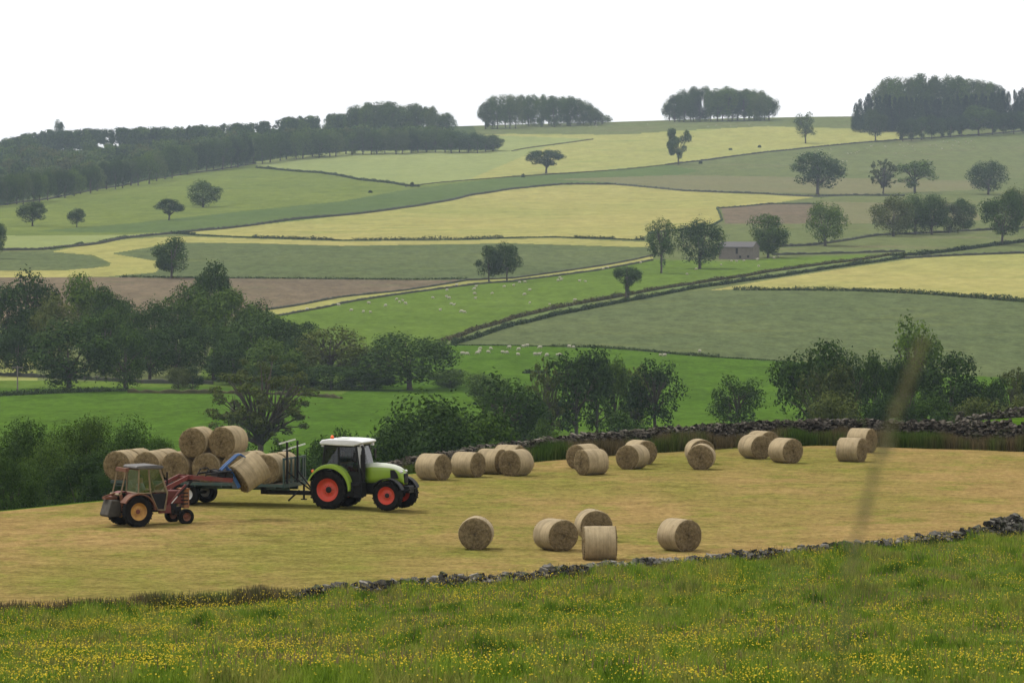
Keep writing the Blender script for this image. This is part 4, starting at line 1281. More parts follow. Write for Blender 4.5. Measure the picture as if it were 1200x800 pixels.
def zgrid(x, y):
    """vectorised terrain height"""
    phi = np.arctan2(x, y); r = np.hypot(x, y)
    j = np.clip(np.searchsorted(PHI, phi) - 1, 0, NP - 2); tj = (phi - PHI[j]) / (PHI[j + 1] - PHI[j])
    z = np.empty(len(x))
    for c in np.unique(j):
        m_ = j == c; t = tj[m_]
        rr = r[m_]
        za = np.interp(rr, GR[:, c], GZ[:, c]); zb = np.interp(rr, GR[:, c + 1], GZ[:, c + 1])
        z[m_] = za * (1 - t) + zb * t
    return z


grng = np.random.RandomState(21)
def meadow_points(n, r0=66.0, p0=-230, p1=1430):
    n = int(n * 1.17)
    px = grng.uniform(p0, p1, n); phi = np.arctan((px - 600) / F)
    rmax = np.interp(phi, PHI, kr[4])
    r = np.sqrt(grng.uniform(r0 ** 2, 1.0 * rmax ** 2, n)); r = np.where(r > rmax, r0 + (r - rmax), r)
    return r * np.sin(phi), r * np.cos(phi), r


M['meadowgrass'] = grass_mat('meadow grass', [(0.32, (0.040, 0.078, 0.008)), (0.42, (0.105, 0.185, 0.014)), (0.50, (0.180, 0.255, 0.028)), (0.58, (0.220, 0.225, 0.055)), (0.68, (0.080, 0.140, 0.014))], 0.8)
x, y, r_ = meadow_points(330000)
tn = fbm(x / 1.1, y / 5.0, 3)                       # tussocks: taller, denser patches
keep = grng.rand(len(x)) < np.clip(0.75 + tn * 0.9, 0.15, 1)
x, y, tn = x[keep], y[keep], tn[keep]
# gather blades into tufts
k = grng.randint(0, len(x), len(x) // 2)
x[:len(k)] = x[k] + grng.normal(0, .05, len(k)); y[:len(k)] = y[k] + grng.normal(0, .05, len(k)); tn[:len(k)] = tn[k]
P3 = np.stack([x, y, zgrid(x, y)], 1)
hh = (0.13 + 0.44 * np.clip(tn + .12, 0, 1)) * grng.uniform(.6, 1.3, len(x))
v, f = blades(P3, hh, grng.uniform(.012, .026, len(x)), grng, .55)
o = link_mesh('meadow_grass', np_mesh('meadow_grass', v, f), None, [M['meadowgrass']])
tag(o, 'uneven tussocky green grass of the flowering meadow in front', 'grass', kind='stuff')

# brown seed heads among the grass
M['seedhead'] = grass_mat('grass seed heads', [(0.3, (0.15, 0.14, 0.055)), (0.7, (0.18, 0.135, 0.075))], 0.3)
x, y, r_ = meadow_points(26000)
sd = fbm(x / 2.2 + 50, y / 9.0, 3); keep = sd > grng.uniform(-.15, .85, len(x)); x, y = x[keep], y[keep]
z = zgrid(x, y); n = len(x)
P3 = np.stack([x, y, z + grng.uniform(.28, .48, n)], 1)
v, f = blades(P3, grng.uniform(.07, .13, n), grng.uniform(.014, .026, n), grng, .5)
o = link_mesh('seeding_grass', np_mesh('seeding_grass', v, f), None, [M['seedhead']])
tag(o, 'pinkish brown grass seed heads standing in patches over the front meadow', 'grass', kind='stuff')

# buttercups
M['petal'] = paint('buttercup petals', (0.46, 0.35, 0.020), 0.7, spec=0.05)
x, y, r_ = meadow_points(85000)
fl = fbm(x / 1.3 + 11, y / 6.0 + 7, 3); keep = fl > grng.uniform(-.5, .7, len(x)); x, y = x[keep], y[keep]
n = len(x); z = zgrid(x, y) + grng.uniform(.22, .46, n)
nr = np.stack([grng.normal(0, .6, n), grng.normal(-.5, .5, n), np.full(n, .8)], 1)
nr /= np.linalg.norm(nr, axis=1, keepdims=True)
rf_ = np.cross(nr, grng.randn(n, 3)); rf_ /= np.linalg.norm(rf_, axis=1, keepdims=True); sf = np.cross(nr, rf_)
sz = grng.uniform(.008, .019, n)
pts = []
for q5 in range(5):
    a = 2 * math.pi * q5 / 5
    pts.append(np.stack([x, y, z], 1) + (rf_ * math.cos(a) + sf * math.sin(a)) * sz[:, None])
v = np.stack(pts, 1).reshape(-1, 3)
o = link_mesh('buttercups', np_mesh('buttercups', v, np.arange(n * 5).reshape(n, 5)), None, [M['petal']])
tag(o, 'yellow buttercups dotted all over the front meadow', 'flowers', kind='stuff')

# rushes below the long wall, and where the front wall has gone
M['rush'] = grass_mat('rushes', [(0.34, (0.040, 0.085, 0.014)), (0.46, (0.060, 0.100, 0.020)), (0.54, (0.115, 0.092, 0.050)), (0.66, (0.080, 0.070, 0.036))], 0.22)


def rushes(name, p0, p1, rfun, depth, n, h0, h1, label, lo=0.0):
    px = grng.uniform(p0, p1, n); phi = np.arctan((px - 600) / F)
    r = rfun(phi) + grng.uniform(0, 1, n) ** 0.9 * depth + 0.35 * fbm(px / 14.0, px * 0 + lo, 2)
    x, y = r * np.sin(phi), r * np.cos(phi)
    t = fbm(x / 1.6, y / 1.6 + lo, 2)
    keep = grng.rand(n) < np.clip(.7 + t, .2, 1); x, y, t = x[keep], y[keep], t[keep]
    P3 = np.stack([x, y, zgrid(x, y)], 1)
    hh = np.interp(grng.rand(len(x)), [0, 1], [h0, h1]) * (1 + .6 * t)
    v, f = blades(P3, hh, grng.uniform(.02, .045, len(x)), grng, .3)
    o = link_mesh(name, np_mesh(name, v, f), None, [M['rush']])
    tag(o, label, 'rushes', kind='stuff')


rushes('wall_rushes', 560, 1400, lambda p: np.interp(p, PHI, kr[5]) - .2, 2.5, 42000, .45, .85, 'dark rushes and long grass along the foot of the long drystone wall', 3.0)
rushes('wall_foot_grass', 452, 620, lambda p: np.interp(p, PHI, kr[5]) + 1.0, 1.4, 5000, .2, .45, 'short rough grass at the left foot of the long drystone wall', 5.0)
rushes('boundary_rushes', -230, 350, lambda p: np.interp(p, PHI, kr[4]) - .7, 1.3, 8000, .18, .52, 'dark clumps of rushes along the left boundary of the front meadow', 7.0)
rushes('verge_grass', 340, 1310, lambda p: np.interp(p, PHI, kr[4]) + .3, .7, 4000, .10, .34, 'tall grass tufts poking up behind the low tumbled wall', 9.0)
rushes('wall_side_grass', 338, 1310, lambda p: np.interp(p, PHI, kr[4]) - .9, .6, 4500, .06, .20, 'bright grass growing against the near side of the tumbled wall', 12.0)

# ------------------------------------------------------------------ round bales
def bale_side_mat():
    m, nt, b = nmat('net wrapped hay')
    n = noise_node(nt, 7.0, 6, 0.8, (1.0, 0.35, 0.35))
    r = ramp2(nt, n.outputs[0], (0.25, 0.195, 0.110), (0.36, 0.285, 0.170), 0.3, 0.7)
    n2 = noise_node(nt, 1.3, 3, 0.6)
    r2 = ramp2(nt, n2.outputs[0], (0.80,) * 3, (1.15,) * 3, 0.35, 0.65)
    c = mix(nt, 1.0, r.outputs[0], r2.outputs[0], 'MULTIPLY')
    n3 = noise_node(nt, 6.0, 3, 0.5, (2.5, 0.05, 0.05))
    r3 = ramp2(nt, n3.outputs[0], (0.90,) * 3, (1.05,) * 3, 0.4, 0.6)
    c = mix(nt, 1.0, c, r3.outputs[0], 'MULTIPLY')
    nt.links.new(c, b.inputs['Base Color']); b.inputs['Roughness'].default_value = 0.85; b.inputs['Specular IOR Level'].default_value = 0.15
    bp = nt.nodes.new('ShaderNodeBump'); bp.inputs['Strength'].default_value = 0.6; bp.inputs['Distance'].default_value = 0.04
    nt.links.new(n.outputs[0], bp.inputs['Height']); nt.links.new(bp.outputs[0], b.inputs['Normal'])
    return m


def bale_end_mat():
    m, nt, b = nmat('rolled hay end')
    tc = nt.nodes.new('ShaderNodeTexCoord'); sx = nt.nodes.new('ShaderNodeSeparateXYZ'); nt.links.new(tc.outputs['Object'], sx.inputs[0])
    cb = nt.nodes.new('ShaderNodeCombineXYZ'); nt.links.new(sx.outputs['Y'], cb.inputs[0]); nt.links.new(sx.outputs['Z'], cb.inputs[1])
    w = nt.nodes.new('ShaderNodeTexWave'); w.wave_type = 'RINGS'; w.rings_direction = 'Z'
    w.inputs['Scale'].default_value = 2.6; w.inputs['Distortion'].default_value = 12.0; w.inputs['Detail'].default_value = 4.0; w.inputs['Detail Scale'].default_value = 1.4
    nt.links.new(cb.outputs[0], w.inputs[0])
    n = noise_node(nt, 7.0, 6, 0.85)
    r = ramp2(nt, n.outputs[0], (0.075, 0.054, 0.026), (0.27, 0.205, 0.110), 0.32, 0.68)
    r2 = ramp2(nt, w.outputs['Fac'], (0.86,) * 3, (1.08,) * 3, 0.1, 0.8)
    c = mix(nt, 1.0, r.outputs[0], r2.outputs[0], 'MULTIPLY')
    nt.links.new(c, b.inputs['Base Color']); b.inputs['Roughness'].default_value = 1.0; b.inputs['Specular IOR Level'].default_value = 0.05
    bp = nt.nodes.new('ShaderNodeBump'); bp.inputs['Strength'].default_value = 1.0; bp.inputs['Distance'].default_value = 0.08
    nt.links.new(n.outputs[0], bp.inputs['Height']); nt.links.new(bp.outputs[0], b.inputs['Normal'])
    return m


M['bale_side'] = bale_side_mat(); M['bale_end'] = bale_end_mat()


def bale_mesh(seed, rad=0.625, ln=1.2):
    rng = np.random.RandomState(seed); nseg = 56
    prof = [(0.0, -.50), (.2, -.515), (.45, -.51), (.75, -.50), (.93, -.49), (.985, -.465), (1.0, -.42), (1.005, -.3), (1.01, -.1), (1.01, .1), (1.005, .3), (1.0, .42), (.985, .465), (.93, .49), (.75, .50), (.45, .51), (.2, .515), (0.0, .50)]
    V = []
    for (rr, xx) in prof:
        for k in range(nseg):
            a = 2 * math.pi * k / nseg
            q = rad * rr * (1 + .012 * math.sin(2 * a + seed) + .008 * math.sin(5 * a + seed * 2) + rng.normal(0, .003))
            z = q * math.sin(a)
            if z < -rad * .93: z = -rad * .93 + (z + rad * .93) * .35      # settled under its own weight
            e = rng.normal(0, .012) if rr < .95 else 0
            V.append((xx * ln + e, q * math.cos(a), z))
    Fs = []; MI = []
    for i in range(len(prof) - 1):
        for k in range(nseg):
            Fs.append((i * nseg + k, i * nseg + (k + 1) % nseg, (i + 1) * nseg + (k + 1) % nseg, (i + 1) * nseg + k))
            MI.append(1 if (i < 5 or i >= len(prof) - 6) else 0)
    # stray wisps of hay around the rims and sides
    n = 260
    a = rng.uniform(0, 6.283, n); side = rng.rand(n) < .65
    xx = np.where(side, rng.choice([-.49, .49], n) * ln, rng.uniform(-.48, .48, n) * ln)
    base = np.stack([xx, rad * np.cos(a), rad * np.sin(a)], 1); base[:, 2] = np.maximum(base[:, 2], -rad * .94)
    out = np.stack([rng.normal(0, .5, n), np.cos(a), np.sin(a)], 1) + rng.randn(n, 3) * .5
    out /= np.linalg.norm(out, axis=1, keepdims=True)
    s = np.cross(out, rng.randn(n, 3)); s /= np.linalg.norm(s, axis=1, keepdims=True)
    ll = rng.uniform(.02, .06, n)[:, None]
    o0 = len(V)
    for i in range(n):
        p0 = base[i] - s[i] * .008 - out[i] * .02; p1 = base[i] + s[i] * .008 - out[i] * .02; p2 = base[i] + out[i] * ll[i]
        V += [tuple(p0), tuple(p1), tuple(p2), tuple(p2)]
        Fs.append((o0 + 4 * i, o0 + 4 * i + 1, o0 + 4 * i + 2, o0 + 4 * i + 3)); MI.append(0)
    me = bpy.data.meshes.new('round_bale')
    me.from_pydata(V, [], [f if f[2] != f[3] else f for f in Fs]); me.update()
    me.polygons.foreach_set('material_index', MI)
    me.polygons.foreach_set('use_smooth', [i < (len(prof) - 1) * nseg for i in range(len(Fs))])
    me.materials.append(M['bale_side']); me.materials.append(M['bale_end'])
    return me


BM = [bale_mesh(s) for s in range(5)]
brng = random.Random(9)


def bale(loc, rot, label, group, scale=1.0, i=[0]):
    o = bpy.data.objects.new('round_bale', BM[i[0] % 5]); i[0] += 1
    C.objects.link(o); o.location = loc; o.rotation_euler = rot; o.scale = (scale,) * 3
    tag(o, label, 'round bale', group)
    return o


def field_bale(px, base, a, label, group, s=1.0):
    """a: degrees the axis turns right of the view direction"""
    p = hit(px, base, 120, 260)
    d = Vector((p.x, p.y, 0)).normalized(); p = p + d * 0.30
    z = ground(p.x, p.y)
    fl_ = brng.uniform(.945, 1.0)
    o = bale((p.x, p.y, z + 0.625 * .95 * s * fl_), (0, 0, 0), label, group, s)
    o.scale = (s * brng.uniform(.97, 1.03), s * brng.uniform(1.0, 1.03), s * fl_)
    ax = R(90 - a) + math.atan2(-p.x, p.y)      # world angle of the axis
    o.rotation_euler = (brng.uniform(-.06, .06) if abs(a) > 200 else 0, 0, ax + (math.pi if brng.random() < .5 else 0))
    return o


GF, GB = 'bales in the middle of the field', 'bales along the wall'
field_bale(558, 643.5, 4, 'round bale showing its flat end full on, leftmost of the five in the open field', GF)
field_bale(651, 645, -31, 'bale with its end turned right, second of the five in the open field', GF)
field_bale(695.5, 634, -12, 'round bale half hidden behind the side-on bale in the open field', GF)
field_bale(702.5, 656, 86, 'bale seen side-on like a barrel, nearest of the five in the open field', GF)
field_bale(796, 645.5, -37, 'round bale standing alone at the right of the five in the open field', GF)
field_bale(508, 562.5, -50, 'round bale next to the green tractor bonnet, first of the wall row', GB)
field_bale(548.5, 559, -56, 'second round bale of the row by the wall, its end to the right', GB)
field_bale(577, 555.5, -56, 'third round bale of the row by the wall, partly behind a turned bale', GB)
field_bale(597, 550.5, -58, 'round bale peeping over the fourth bale of the row by the wall', GB)
field_bale(605, 557.5, 34, 'bale with its flat end to the left, at the right of the close row', GB)
field_bale(684, 549, 40, 'round bale tucked behind its twin in the pair under the tall trio of trees', GB)
field_bale(693, 556.5, 55, 'front bale of the pair under the trio of trees, its end facing left', GB)
field_bale(750, 544, -35, 'rear round bale of the touching pair left of the small lone tree', GB)
field_bale(741.5, 549.5, 29, 'front round bale of the touching pair, its wide end facing left', GB)
field_bale(820, 543.5, -14, 'round bale behind the one shown end on, below the small lone tree', GB)
field_bale(822, 550, 5, 'round bale shown end on below the small lone tree', GB)
field_bale(893, 532, -40, 'rearmost and topmost of the three bales grouped by the wall', GB)
field_bale(885, 537.5, -34, 'left front bale of the three grouped by the wall', GB)
field_bale(920.5, 542.5, -38, 'right front bale of the three grouped by the wall, its end to the right', GB)
field_bale(998, 541, -66, 'front bale of the last pair at the right end of the wall row', GB)
field_bale(1010, 530, -62, 'rear bale of the last pair at the right end of the wall row', GB)

# ------------------------------------------------------------------ paints for the machines
M['tyre'] = paint('tyre rubber', (0.005, 0.005, 0.005), 0.9, 0, 0.25, (0.05, 0.042, 0.03), 0.1, scale=5)
M['rim_red'] = paint('orange red rim', (0.50, 0.036, 0.012), 0.5, 0, 0.55, (0.24, 0.07, 0.035))
M['lime'] = paint('lime green paint', (0.20, 0.31, 0.02), 0.35, 0, 0.2, (0.16, 0.19, 0.07))
M['silver'] = paint('pale grey paint', (0.40, 0.43, 0.33), 0.35)
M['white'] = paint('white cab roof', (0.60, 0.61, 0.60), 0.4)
M['black'] = paint('black plastic', (0.006, 0.006, 0.007), 0.6, 0, 0.2, (0.05, 0.042, 0.03), 0.2)
M['frame'] = paint('dark cab frame', (0.005, 0.006, 0.006), 0.5, spec=0.25)
M['beacon'] = paint('orange beacon lens', (0.85, 0.13, 0.02), 0.25)
M['steel'] = paint('bare steel', (0.42, 0.42, 0.42), 0.4, 0.7)
M['lampglass'] = paint('lamp lens', (0.6, 0.6, 0.6), 0.15)
M['cabglass'] = glass('tinted cab glass', (0.22, 0.30, 0.27), 0.02)
M['clearglass'] = glass('dusty cab glass', (0.50, 0.56, 0.52), 0.22)
M['trailergreen'] = paint('dark teal trailer paint', (0.012, 0.045, 0.040), 0.5, 0, 0.4, (0.08, 0.07, 0.05))
M['wood'] = paint('trailer boards', (0.16, 0.13, 0.09), 0.9)
M['rim_white'] = paint('white rim', (0.62, 0.62, 0.60), 0.5, 0, 0.4, (0.3, 0.25, 0.2))
M['oldred'] = paint('faded red paint', (0.12, 0.012, 0.008), 0.7, 0, 0.6, (0.11, 0.055, 0.03), scale=3)
M['rusty'] = paint('rusty orange paint', (0.13, 0.040, 0.012), 0.75, 0, 0.7, (0.055, 0.030, 0.015), scale=5)
M['orange_rust'] = paint('faded orange paint', (0.26, 0.10, 0.025), 0.7, 0, 0.7, (0.10, 0.05, 0.03), scale=7)
M['yellowrim'] = paint('dull yellow rim', (0.38, 0.20, 0.035), 0.6, 0, 0.6, (0.16, 0.08, 0.03))
M['cream'] = paint('cream cab frame', (0.19, 0.14, 0.07), 0.7, 0, 0.7, (0.09, 0.05, 0.025))
M['greyroof'] = paint('grey cab roof', (0.065, 0.062, 0.06), 0.7, 0, 0.4, (0.2, 0.18, 0.15))
M['concrete'] = paint('dirty weight box', (0.035, 0.030, 0.022), 0.9, 0, 0.5, (0.08, 0.07, 0.05))
M['blue'] = paint('blue grab paint', (0.018, 0.085, 0.24), 0.45, 0, 0.3, (0.05, 0.06, 0.07))
M['skin'] = paint('skin', (0.50, 0.28, 0.20), 0.6)
M['hair'] = paint('dark hair', (0.025, 0.018, 0.014), 0.8)
M['shirt_grey'] = paint('pale grey shirt', (0.42, 0.43, 0.45), 0.9)
M['shirt_teal'] = paint('dull teal shirt', (0.04, 0.13, 0.11), 0.9)
M['trousers'] = paint('navy trousers', (0.02, 0.025, 0.045), 0.9)


def rotob(o, loc, parent):
    o.parent = parent; o.location = loc; return o


def wheel(parent, loc, rad, width, rimr, rim_mat, side, lugs=True, hub='black', name='wheel'):
    """side -1: outside faces -y. Wheel is a part; tyre is its own mesh, the rim a sub-part"""
    w = width / 2
    b = MB()
    prof = [(rimr, -w * .72), (rimr * 1.06, -w * .88), (rad * .80, -w * 1.0), (rad * .93, -w * .97), (rad * .972, -w * .80), (rad * .985, 0), (rad * .972, w * .80), (rad * .93, w * .97), (rad * .80, w), (rimr * 1.06, w * .88), (rimr, w * .72)]
    b.lathe_y(prof, (0, 0, 0), 44)
    if lugs:
        n = 22 if rad > .7 else 18
        for k in range(n):
            for sd in (-1, 1):
                a = 2 * math.pi * (k + (0.5 if sd > 0 else 0)) / n
                r0 = rad * .995
                # slanted bar lug from shoulder to centre line
                for q, (yy, da) in enumerate([(.78, -.10), (.45, 0), (.12, .10)]):
                    aa = a + da * 1.4
                    b.box((r0 * math.cos(aa) * .995, sd * w * yy, r0 * math.sin(aa) * .995), (rad * .055, w * .42, rad * .07), (0, -aa, 0))
                b.box((rad * .94 * math.cos(a - .17), sd * w * .97, rad * .94 * math.sin(a - .17)), (rad * .13, w * .10, rad * .06), (0, -(a - .17), 0))
    t = b.build(name, M['tyre'], parent, smooth=False); t.location = loc
    d = MB()
    o_ = side
    pr = [(rimr * 1.04, o_ * w * .86), (rimr * 1.0, o_ * w * .78), (rimr * .90, o_ * w * .60), (rimr * .84, o_ * w * .30), (rimr * .55, o_ * w * .22), (rimr * .45, o_ * w * .34), (rimr * .28, o_ * w * .36)]
    d.lathe_y(pr, (0, 0, 0), 36)
    d.lathe_y([(rimr * 1.0, -o_ * w * .78), (rimr * .6, -o_ * w * .2), (0.0, -o_ * w * .2)], (0, 0, 0), 28)
    rm = d.build('rim', rim_mat, t, smooth=True)
    h = MB(); h.lathe_y([(rimr * .30, o_ * w * .30), (rimr * .28, o_ * w * .46), (rimr * .18, o_ * w * .50), (0, o_ * w * .50)], (0, 0, 0), 18)
    for k in range(8):
        a = 2 * math.pi * k / 8; h.tube([(rimr * .42 * math.cos(a), o_ * w * .30, rimr * .42 * math.sin(a)), (rimr * .42 * math.cos(a), o_ * w * .42, rimr * .42 * math.sin(a))], rimr * .03, 6)
    h.build('hub', M[hub], t, smooth=False)
    return t


def arc_band(cx, cz, r0, r1, a0, a1, y0, y1, n=20, rfun=None):
    """curved sheet over a wheel, with thickness"""
    b = MB(); pts = []
    for i in range(n + 1):
        a = R(a0 + (a1 - a0) * i / n); k = rfun(i / n) if rfun else 1
        pts.append((cx + r1 * k * math.cos(a), cz + r1 * k * math.sin(a)))
    for i in range(n, -1, -1):
        a = R(a0 + (a1 - a0) * i / n); pts.append((cx + r0 * math.cos(a), cz + r0 * math.sin(a)))
    b.prism(pts, y0, y1)
    # prism caps are concave: replace by strips
    m = len(pts); b.f = b.f[2:]; b.m = b.m[2:]
    for i in range(n):
        j = m - 1 - i
        b.f.append((i, i + 1, j - 1, j)); b.f.append((m + i, m + j, m + j - 1, m + i + 1)); b.m += [0, 0]
    return b


def person(label, loc, parent_rot, shirt, lean=0.0, arms=((.35, .18, .28), (.35, -.18, .28))):
    """seated driver facing +x; loc is the seat point under the hips"""
    root = empty('person', loc); root.rotation_euler = parent_rot
    tag(root, label, 'person')
    # one skinned body
    V = [(0, 0, .10), (.02, 0, .28), (.03 + lean, 0, .45), (.04 + lean, 0, .56), (.06 + lean, 0, .64), (.07 + lean, 0, .73), (.085 + lean, 0, .80),
         (.04 + lean, .19, .50), (.12 + lean, .24, .30), (arms[0][0] + lean, arms[0][1], arms[0][2]),
         (.04 + lean, -.19, .50), (.12 + lean, -.24, .30), (arms[1][0] + lean, arms[1][1], arms[1][2]),
         (.06, .10, .08), (.42, .14, .12), (.46, .14, -.28), (.58, .14, -.33),
         (.06, -.10, .08), (.42, -.14, .12), (.46, -.14, -.28), (.58, -.14, -.33)]
    E = [(0, 1), (1, 2), (2, 3), (3, 4), (4, 5), (5, 6), (3, 7), (7, 8), (8, 9), (3, 10), (10, 11), (11, 12), (0, 13), (13, 14), (14, 15), (15, 16), (0, 17), (17, 18), (18, 19), (19, 20)]
    rad = [.15, .15, .16, .10, .055, .085, .075, .065, .05, .035, .065, .05, .035, .09, .075, .055, .045, .09, .075, .055, .045]
    me = bpy.data.meshes.new('body'); me.from_pydata(V, E, []); me.update()
    o = bpy.data.objects.new('body', me); C.objects.link(o); o.parent = root
    sk = o.modifiers.new('skin', 'SKIN')
    for i, d in enumerate(me.skin_vertices[0].data): d.radius = (rad[i], rad[i]); d.use_root = (i == 0)
    sb = o.modifiers.new('sub', 'SUBSURF'); sb.levels = 2; sb.render_levels = 2
    me.materials.append(M['skin'])
    # clothing
    def garment(name, ids, mat, grow):
        mp = {v: i for i, v in enumerate(ids)}
        e = [(mp[a], mp[b]) for a, b in E if a in mp and b in mp]
        m2 = bpy.data.meshes.new(name); m2.from_pydata([V[i] for i in ids], e, []); m2.update()
        g = bpy.data.objects.new(name, m2); C.objects.link(g); g.parent = root
        g.modifiers.new('skin', 'SKIN')
        for i, d in enumerate(m2.skin_vertices[0].data): d.radius = (rad[ids[i]] + grow,) * 2; d.use_root = (i == 0)
        s = g.modifiers.new('sub', 'SUBSURF'); s.levels = 2; s.render_levels = 2
        m2.materials.append(mat)
    garment('shirt', [0, 1, 2, 3, 7, 8, 10, 11], shirt, .015)
    garment('trousers', [0, 13, 14, 15, 17, 18, 19], M['trousers'], .014)
    b = MB()
    hx, hz = .065 + lean, .79
    rings = []
    for k in range(7):
        ph = math.pi / 2 * k / 6
        rings.append([(hx - .012 + .105 * math.cos(ph) * math.cos(t), .092 * math.cos(ph) * math.sin(t), hz + .01 + .10 * math.sin(ph)) for t in [2 * math.pi * j / 14 for j in range(14)]])
    vs = [v for r_ in rings for v in r_]
    b.add(vs, [(i * 14 + j, i * 14 + (j + 1) % 14, (i + 1) * 14 + (j + 1) % 14, (i + 1) * 14 + j) for i in range(6) for j in range(14)])
    b.build('hair', M['hair'], root, smooth=True)
    return root


# ================================================================== green tractor with its trailer
TH = R(-20.0)
def place_dir(theta):                          # heading: +x of the machine, theta up = away from camera
    return theta


_h = hit(386, 596, 120, 260); gp = on_ray(395.5, math.hypot(_h.x, _h.y) + .88)
gt = empty('green_tractor', gp, TH); gt.scale = (.955,) * 3
tag(gt, 'modern lime green tractor with white cab roof and red rims, pulling the bale trailer', 'tractor')
RA, RF_ = .83, .64
wheel(gt, (0, -.93, RA), RA, .56, .48, M['rim_red'], -1)
wheel(gt, (0, .93, RA), RA, .56, .48, M['rim_red'], 1)
wheel(gt, (2.68, -.90, RF_), RF_, .46, .37, M['rim_red'], -1)
wheel(gt, (2.68, .90, RF_), RF_, .46, .37, M['rim_red'], 1)
# chassis: gearbox, engine block, axles
b = MB()
b.box((.9, 0, .95), (2.2, .50, .55)); b.box((2.2, 0, 1.0), (1.5, .42, .55)); b.box((-.30, 0, .95), (.5, .42, .6))
b.tube([(0, -.80, RA), (0, .80, RA)], .17, 12); b.tube([(2.68, -.75, RF_), (2.68, .75, RF_)], .10, 10); b.box((2.7, 0, .66), (.4, .5, .28))
b.tube([(2.68, -.62, RF_), (2.68, -.72, RF_)], .20, 14); b.tube([(2.68, .62, RF_), (2.68, .72, RF_)], .20, 14)
b.build('chassis', M['black'], gt, bevel=.02)
b = MB()   # tank and steps under the cab, right side
b.box((1.05, -.72, .86), (.95, .50, .62)); b.box((1.28, -.98, .55), (.34, .16, .05)); b.box((1.28, -.98, .80), (.34, .16, .05)); b.box((1.28, -.98, 1.05), (.34, .16, .05))
b.box((1.12, -.98, .85), (.03, .12, .65)); b.box((1.44, -.98, .85), (.03, .12, .65))
b.build('fuel_tank', M['black'], gt, bevel=.05)
b = MB(); b.box((1.05, .72, .86), (.95, .45, .6)); b.build('step_box', M['black'], gt, bevel=.05)
# bonnet: rounded sections lofted along x
def loft(sections, mi=0):
    """sections: (x, halfwidth, zbottom, ztop, round)"""
    b = MB(); n = 14; vs = []
    for (x, hw, zb, zt, k) in sections:
        h = zt - zb
        ring = [(-hw * .92, zb), (-hw, zb + h * .25), (-hw, zb + h * (.62 if k < .5 else .5)), (-hw * .96, zb + h * .80), (-hw * .80, zb + h * .93), (-hw * .45, zt - h * .01), (0, zt),
                (hw * .45, zt - h * .01), (hw * .80, zb + h * .93), (hw * .96, zb + h * .80), (hw, zb + h * (.62 if k < .5 else .5)), (hw, zb + h * .25), (hw * .92, zb), (0, zb)]
        vs += [(x, y, z) for y, z in ring]
    fs = []
    for i in range(len(sections) - 1):
        for k in range(n):
            fs.append((i * n + k, i * n + (k + 1) % n, (i + 1) * n + (k + 1) % n, (i + 1) * n + k))
    fs.append(tuple(range(n))); fs.append(tuple(range(len(sections) * n - 1, (len(sections) - 1) * n - 1, -1)))
    b.add(vs, fs, mi); return b


sec = [(1.42, .43, 1.12, 1.94, 0), (1.75, .43, 1.12, 1.98, 0), (2.2, .42, 1.18, 1.96, 0), (2.6, .40, 1.28, 1.90, 0), (2.85, .37, 1.25, 1.82, 0), (3.02, .33, 1.18, 1.70, 0), (3.12, .28, 1.12, 1.52, 0), (3.15, .26, 1.06, 1.35, 0)]
bn = loft(sec)
# lime flanks, pale top: faces above the shoulder get slot 1
for i, f in enumerate(bn.f):
    if len(f) == 4:
        zc = sum(bn.v[j][2] for j in f) / 4; xc = sum(bn.v[j][0] for j in f) / 4
        kk = [j % 14 for j in f]
        bn.m[i] = 1 if min(kk) >= 3 and max(kk) <= 9 and xc < 3.0 else 0
bon = bn.build('bonnet', [M['lime'], M['silver']], gt, smooth=True)
for s_ in (-1, 1):
    b = MB(); b.prism([(2.62, 1.34), (2.60, 1.70), (2.78, 1.70), (2.90, 1.55), (2.97, 1.34)], s_ * .365, s_ * .425); b.build('side_grille', M['black'], bon)
    b = MB(); b.prism([(1.425, 1.18), (1.425, 1.88), (1.44, 1.88), (1.44, 1.18)], s_ * .432, s_ * .437); b.build('panel_gap', M['black'], bon)
b = MB(); b.box((3.165, 0, 1.34), (.05, .40, .42)); b.build('front_grille', M['black'], bon, bevel=.02)
for s_ in (-1, 1):
    b = MB(); b.box((3.06, s_ * .26, 1.62), (.10, .14, .12), (0, .5, 0)); b.build('headlight', M['lampglass'], bon, bevel=.03)
b = MB(); b.box((3.22, 0, .86), (.40, .62, .30)); b.tube([(3.3, -.35, .80), (3.5, -.33, .88)], .045, 8); b.tube([(3.3, .35, .80), (3.5, .33, .88)], .045, 8)
b.build('front_linkage', M['black'], gt, bevel=.02)
# fenders
for s_ in (-1, 1):
    y0, y1 = (s_ * .62, s_ * 1.16)
    fb = arc_band(0.0, RA, .93, 1.0, -2, 158, min(y0, y1), max(y0, y1), 24, lambda t: 1 + .11 * math.sin(math.pi * min(1, t * 1.15)))
    fn = fb.build('fender', M['lime'], gt, bevel=.015)
    b = arc_band(0.0, RA, .90, .93, 2, 154, min(s_ * .64, s_ * 1.13), max(s_ * .64, s_ * 1.13), 20); b.build('fender_lining', M['black'], fn)
    b = arc_band(2.68, RF_, .70, .735, 20, 150, min(s_ * .70, s_ * 1.08), max(s_ * .70, s_ * 1.08), 14); b.build('front_fender', M['black'], gt)
    b = MB(); b.box((-.78, s_ * .95, 1.62), (.05, .16, .10)); b.build('tail_light', M['beacon'], fn)
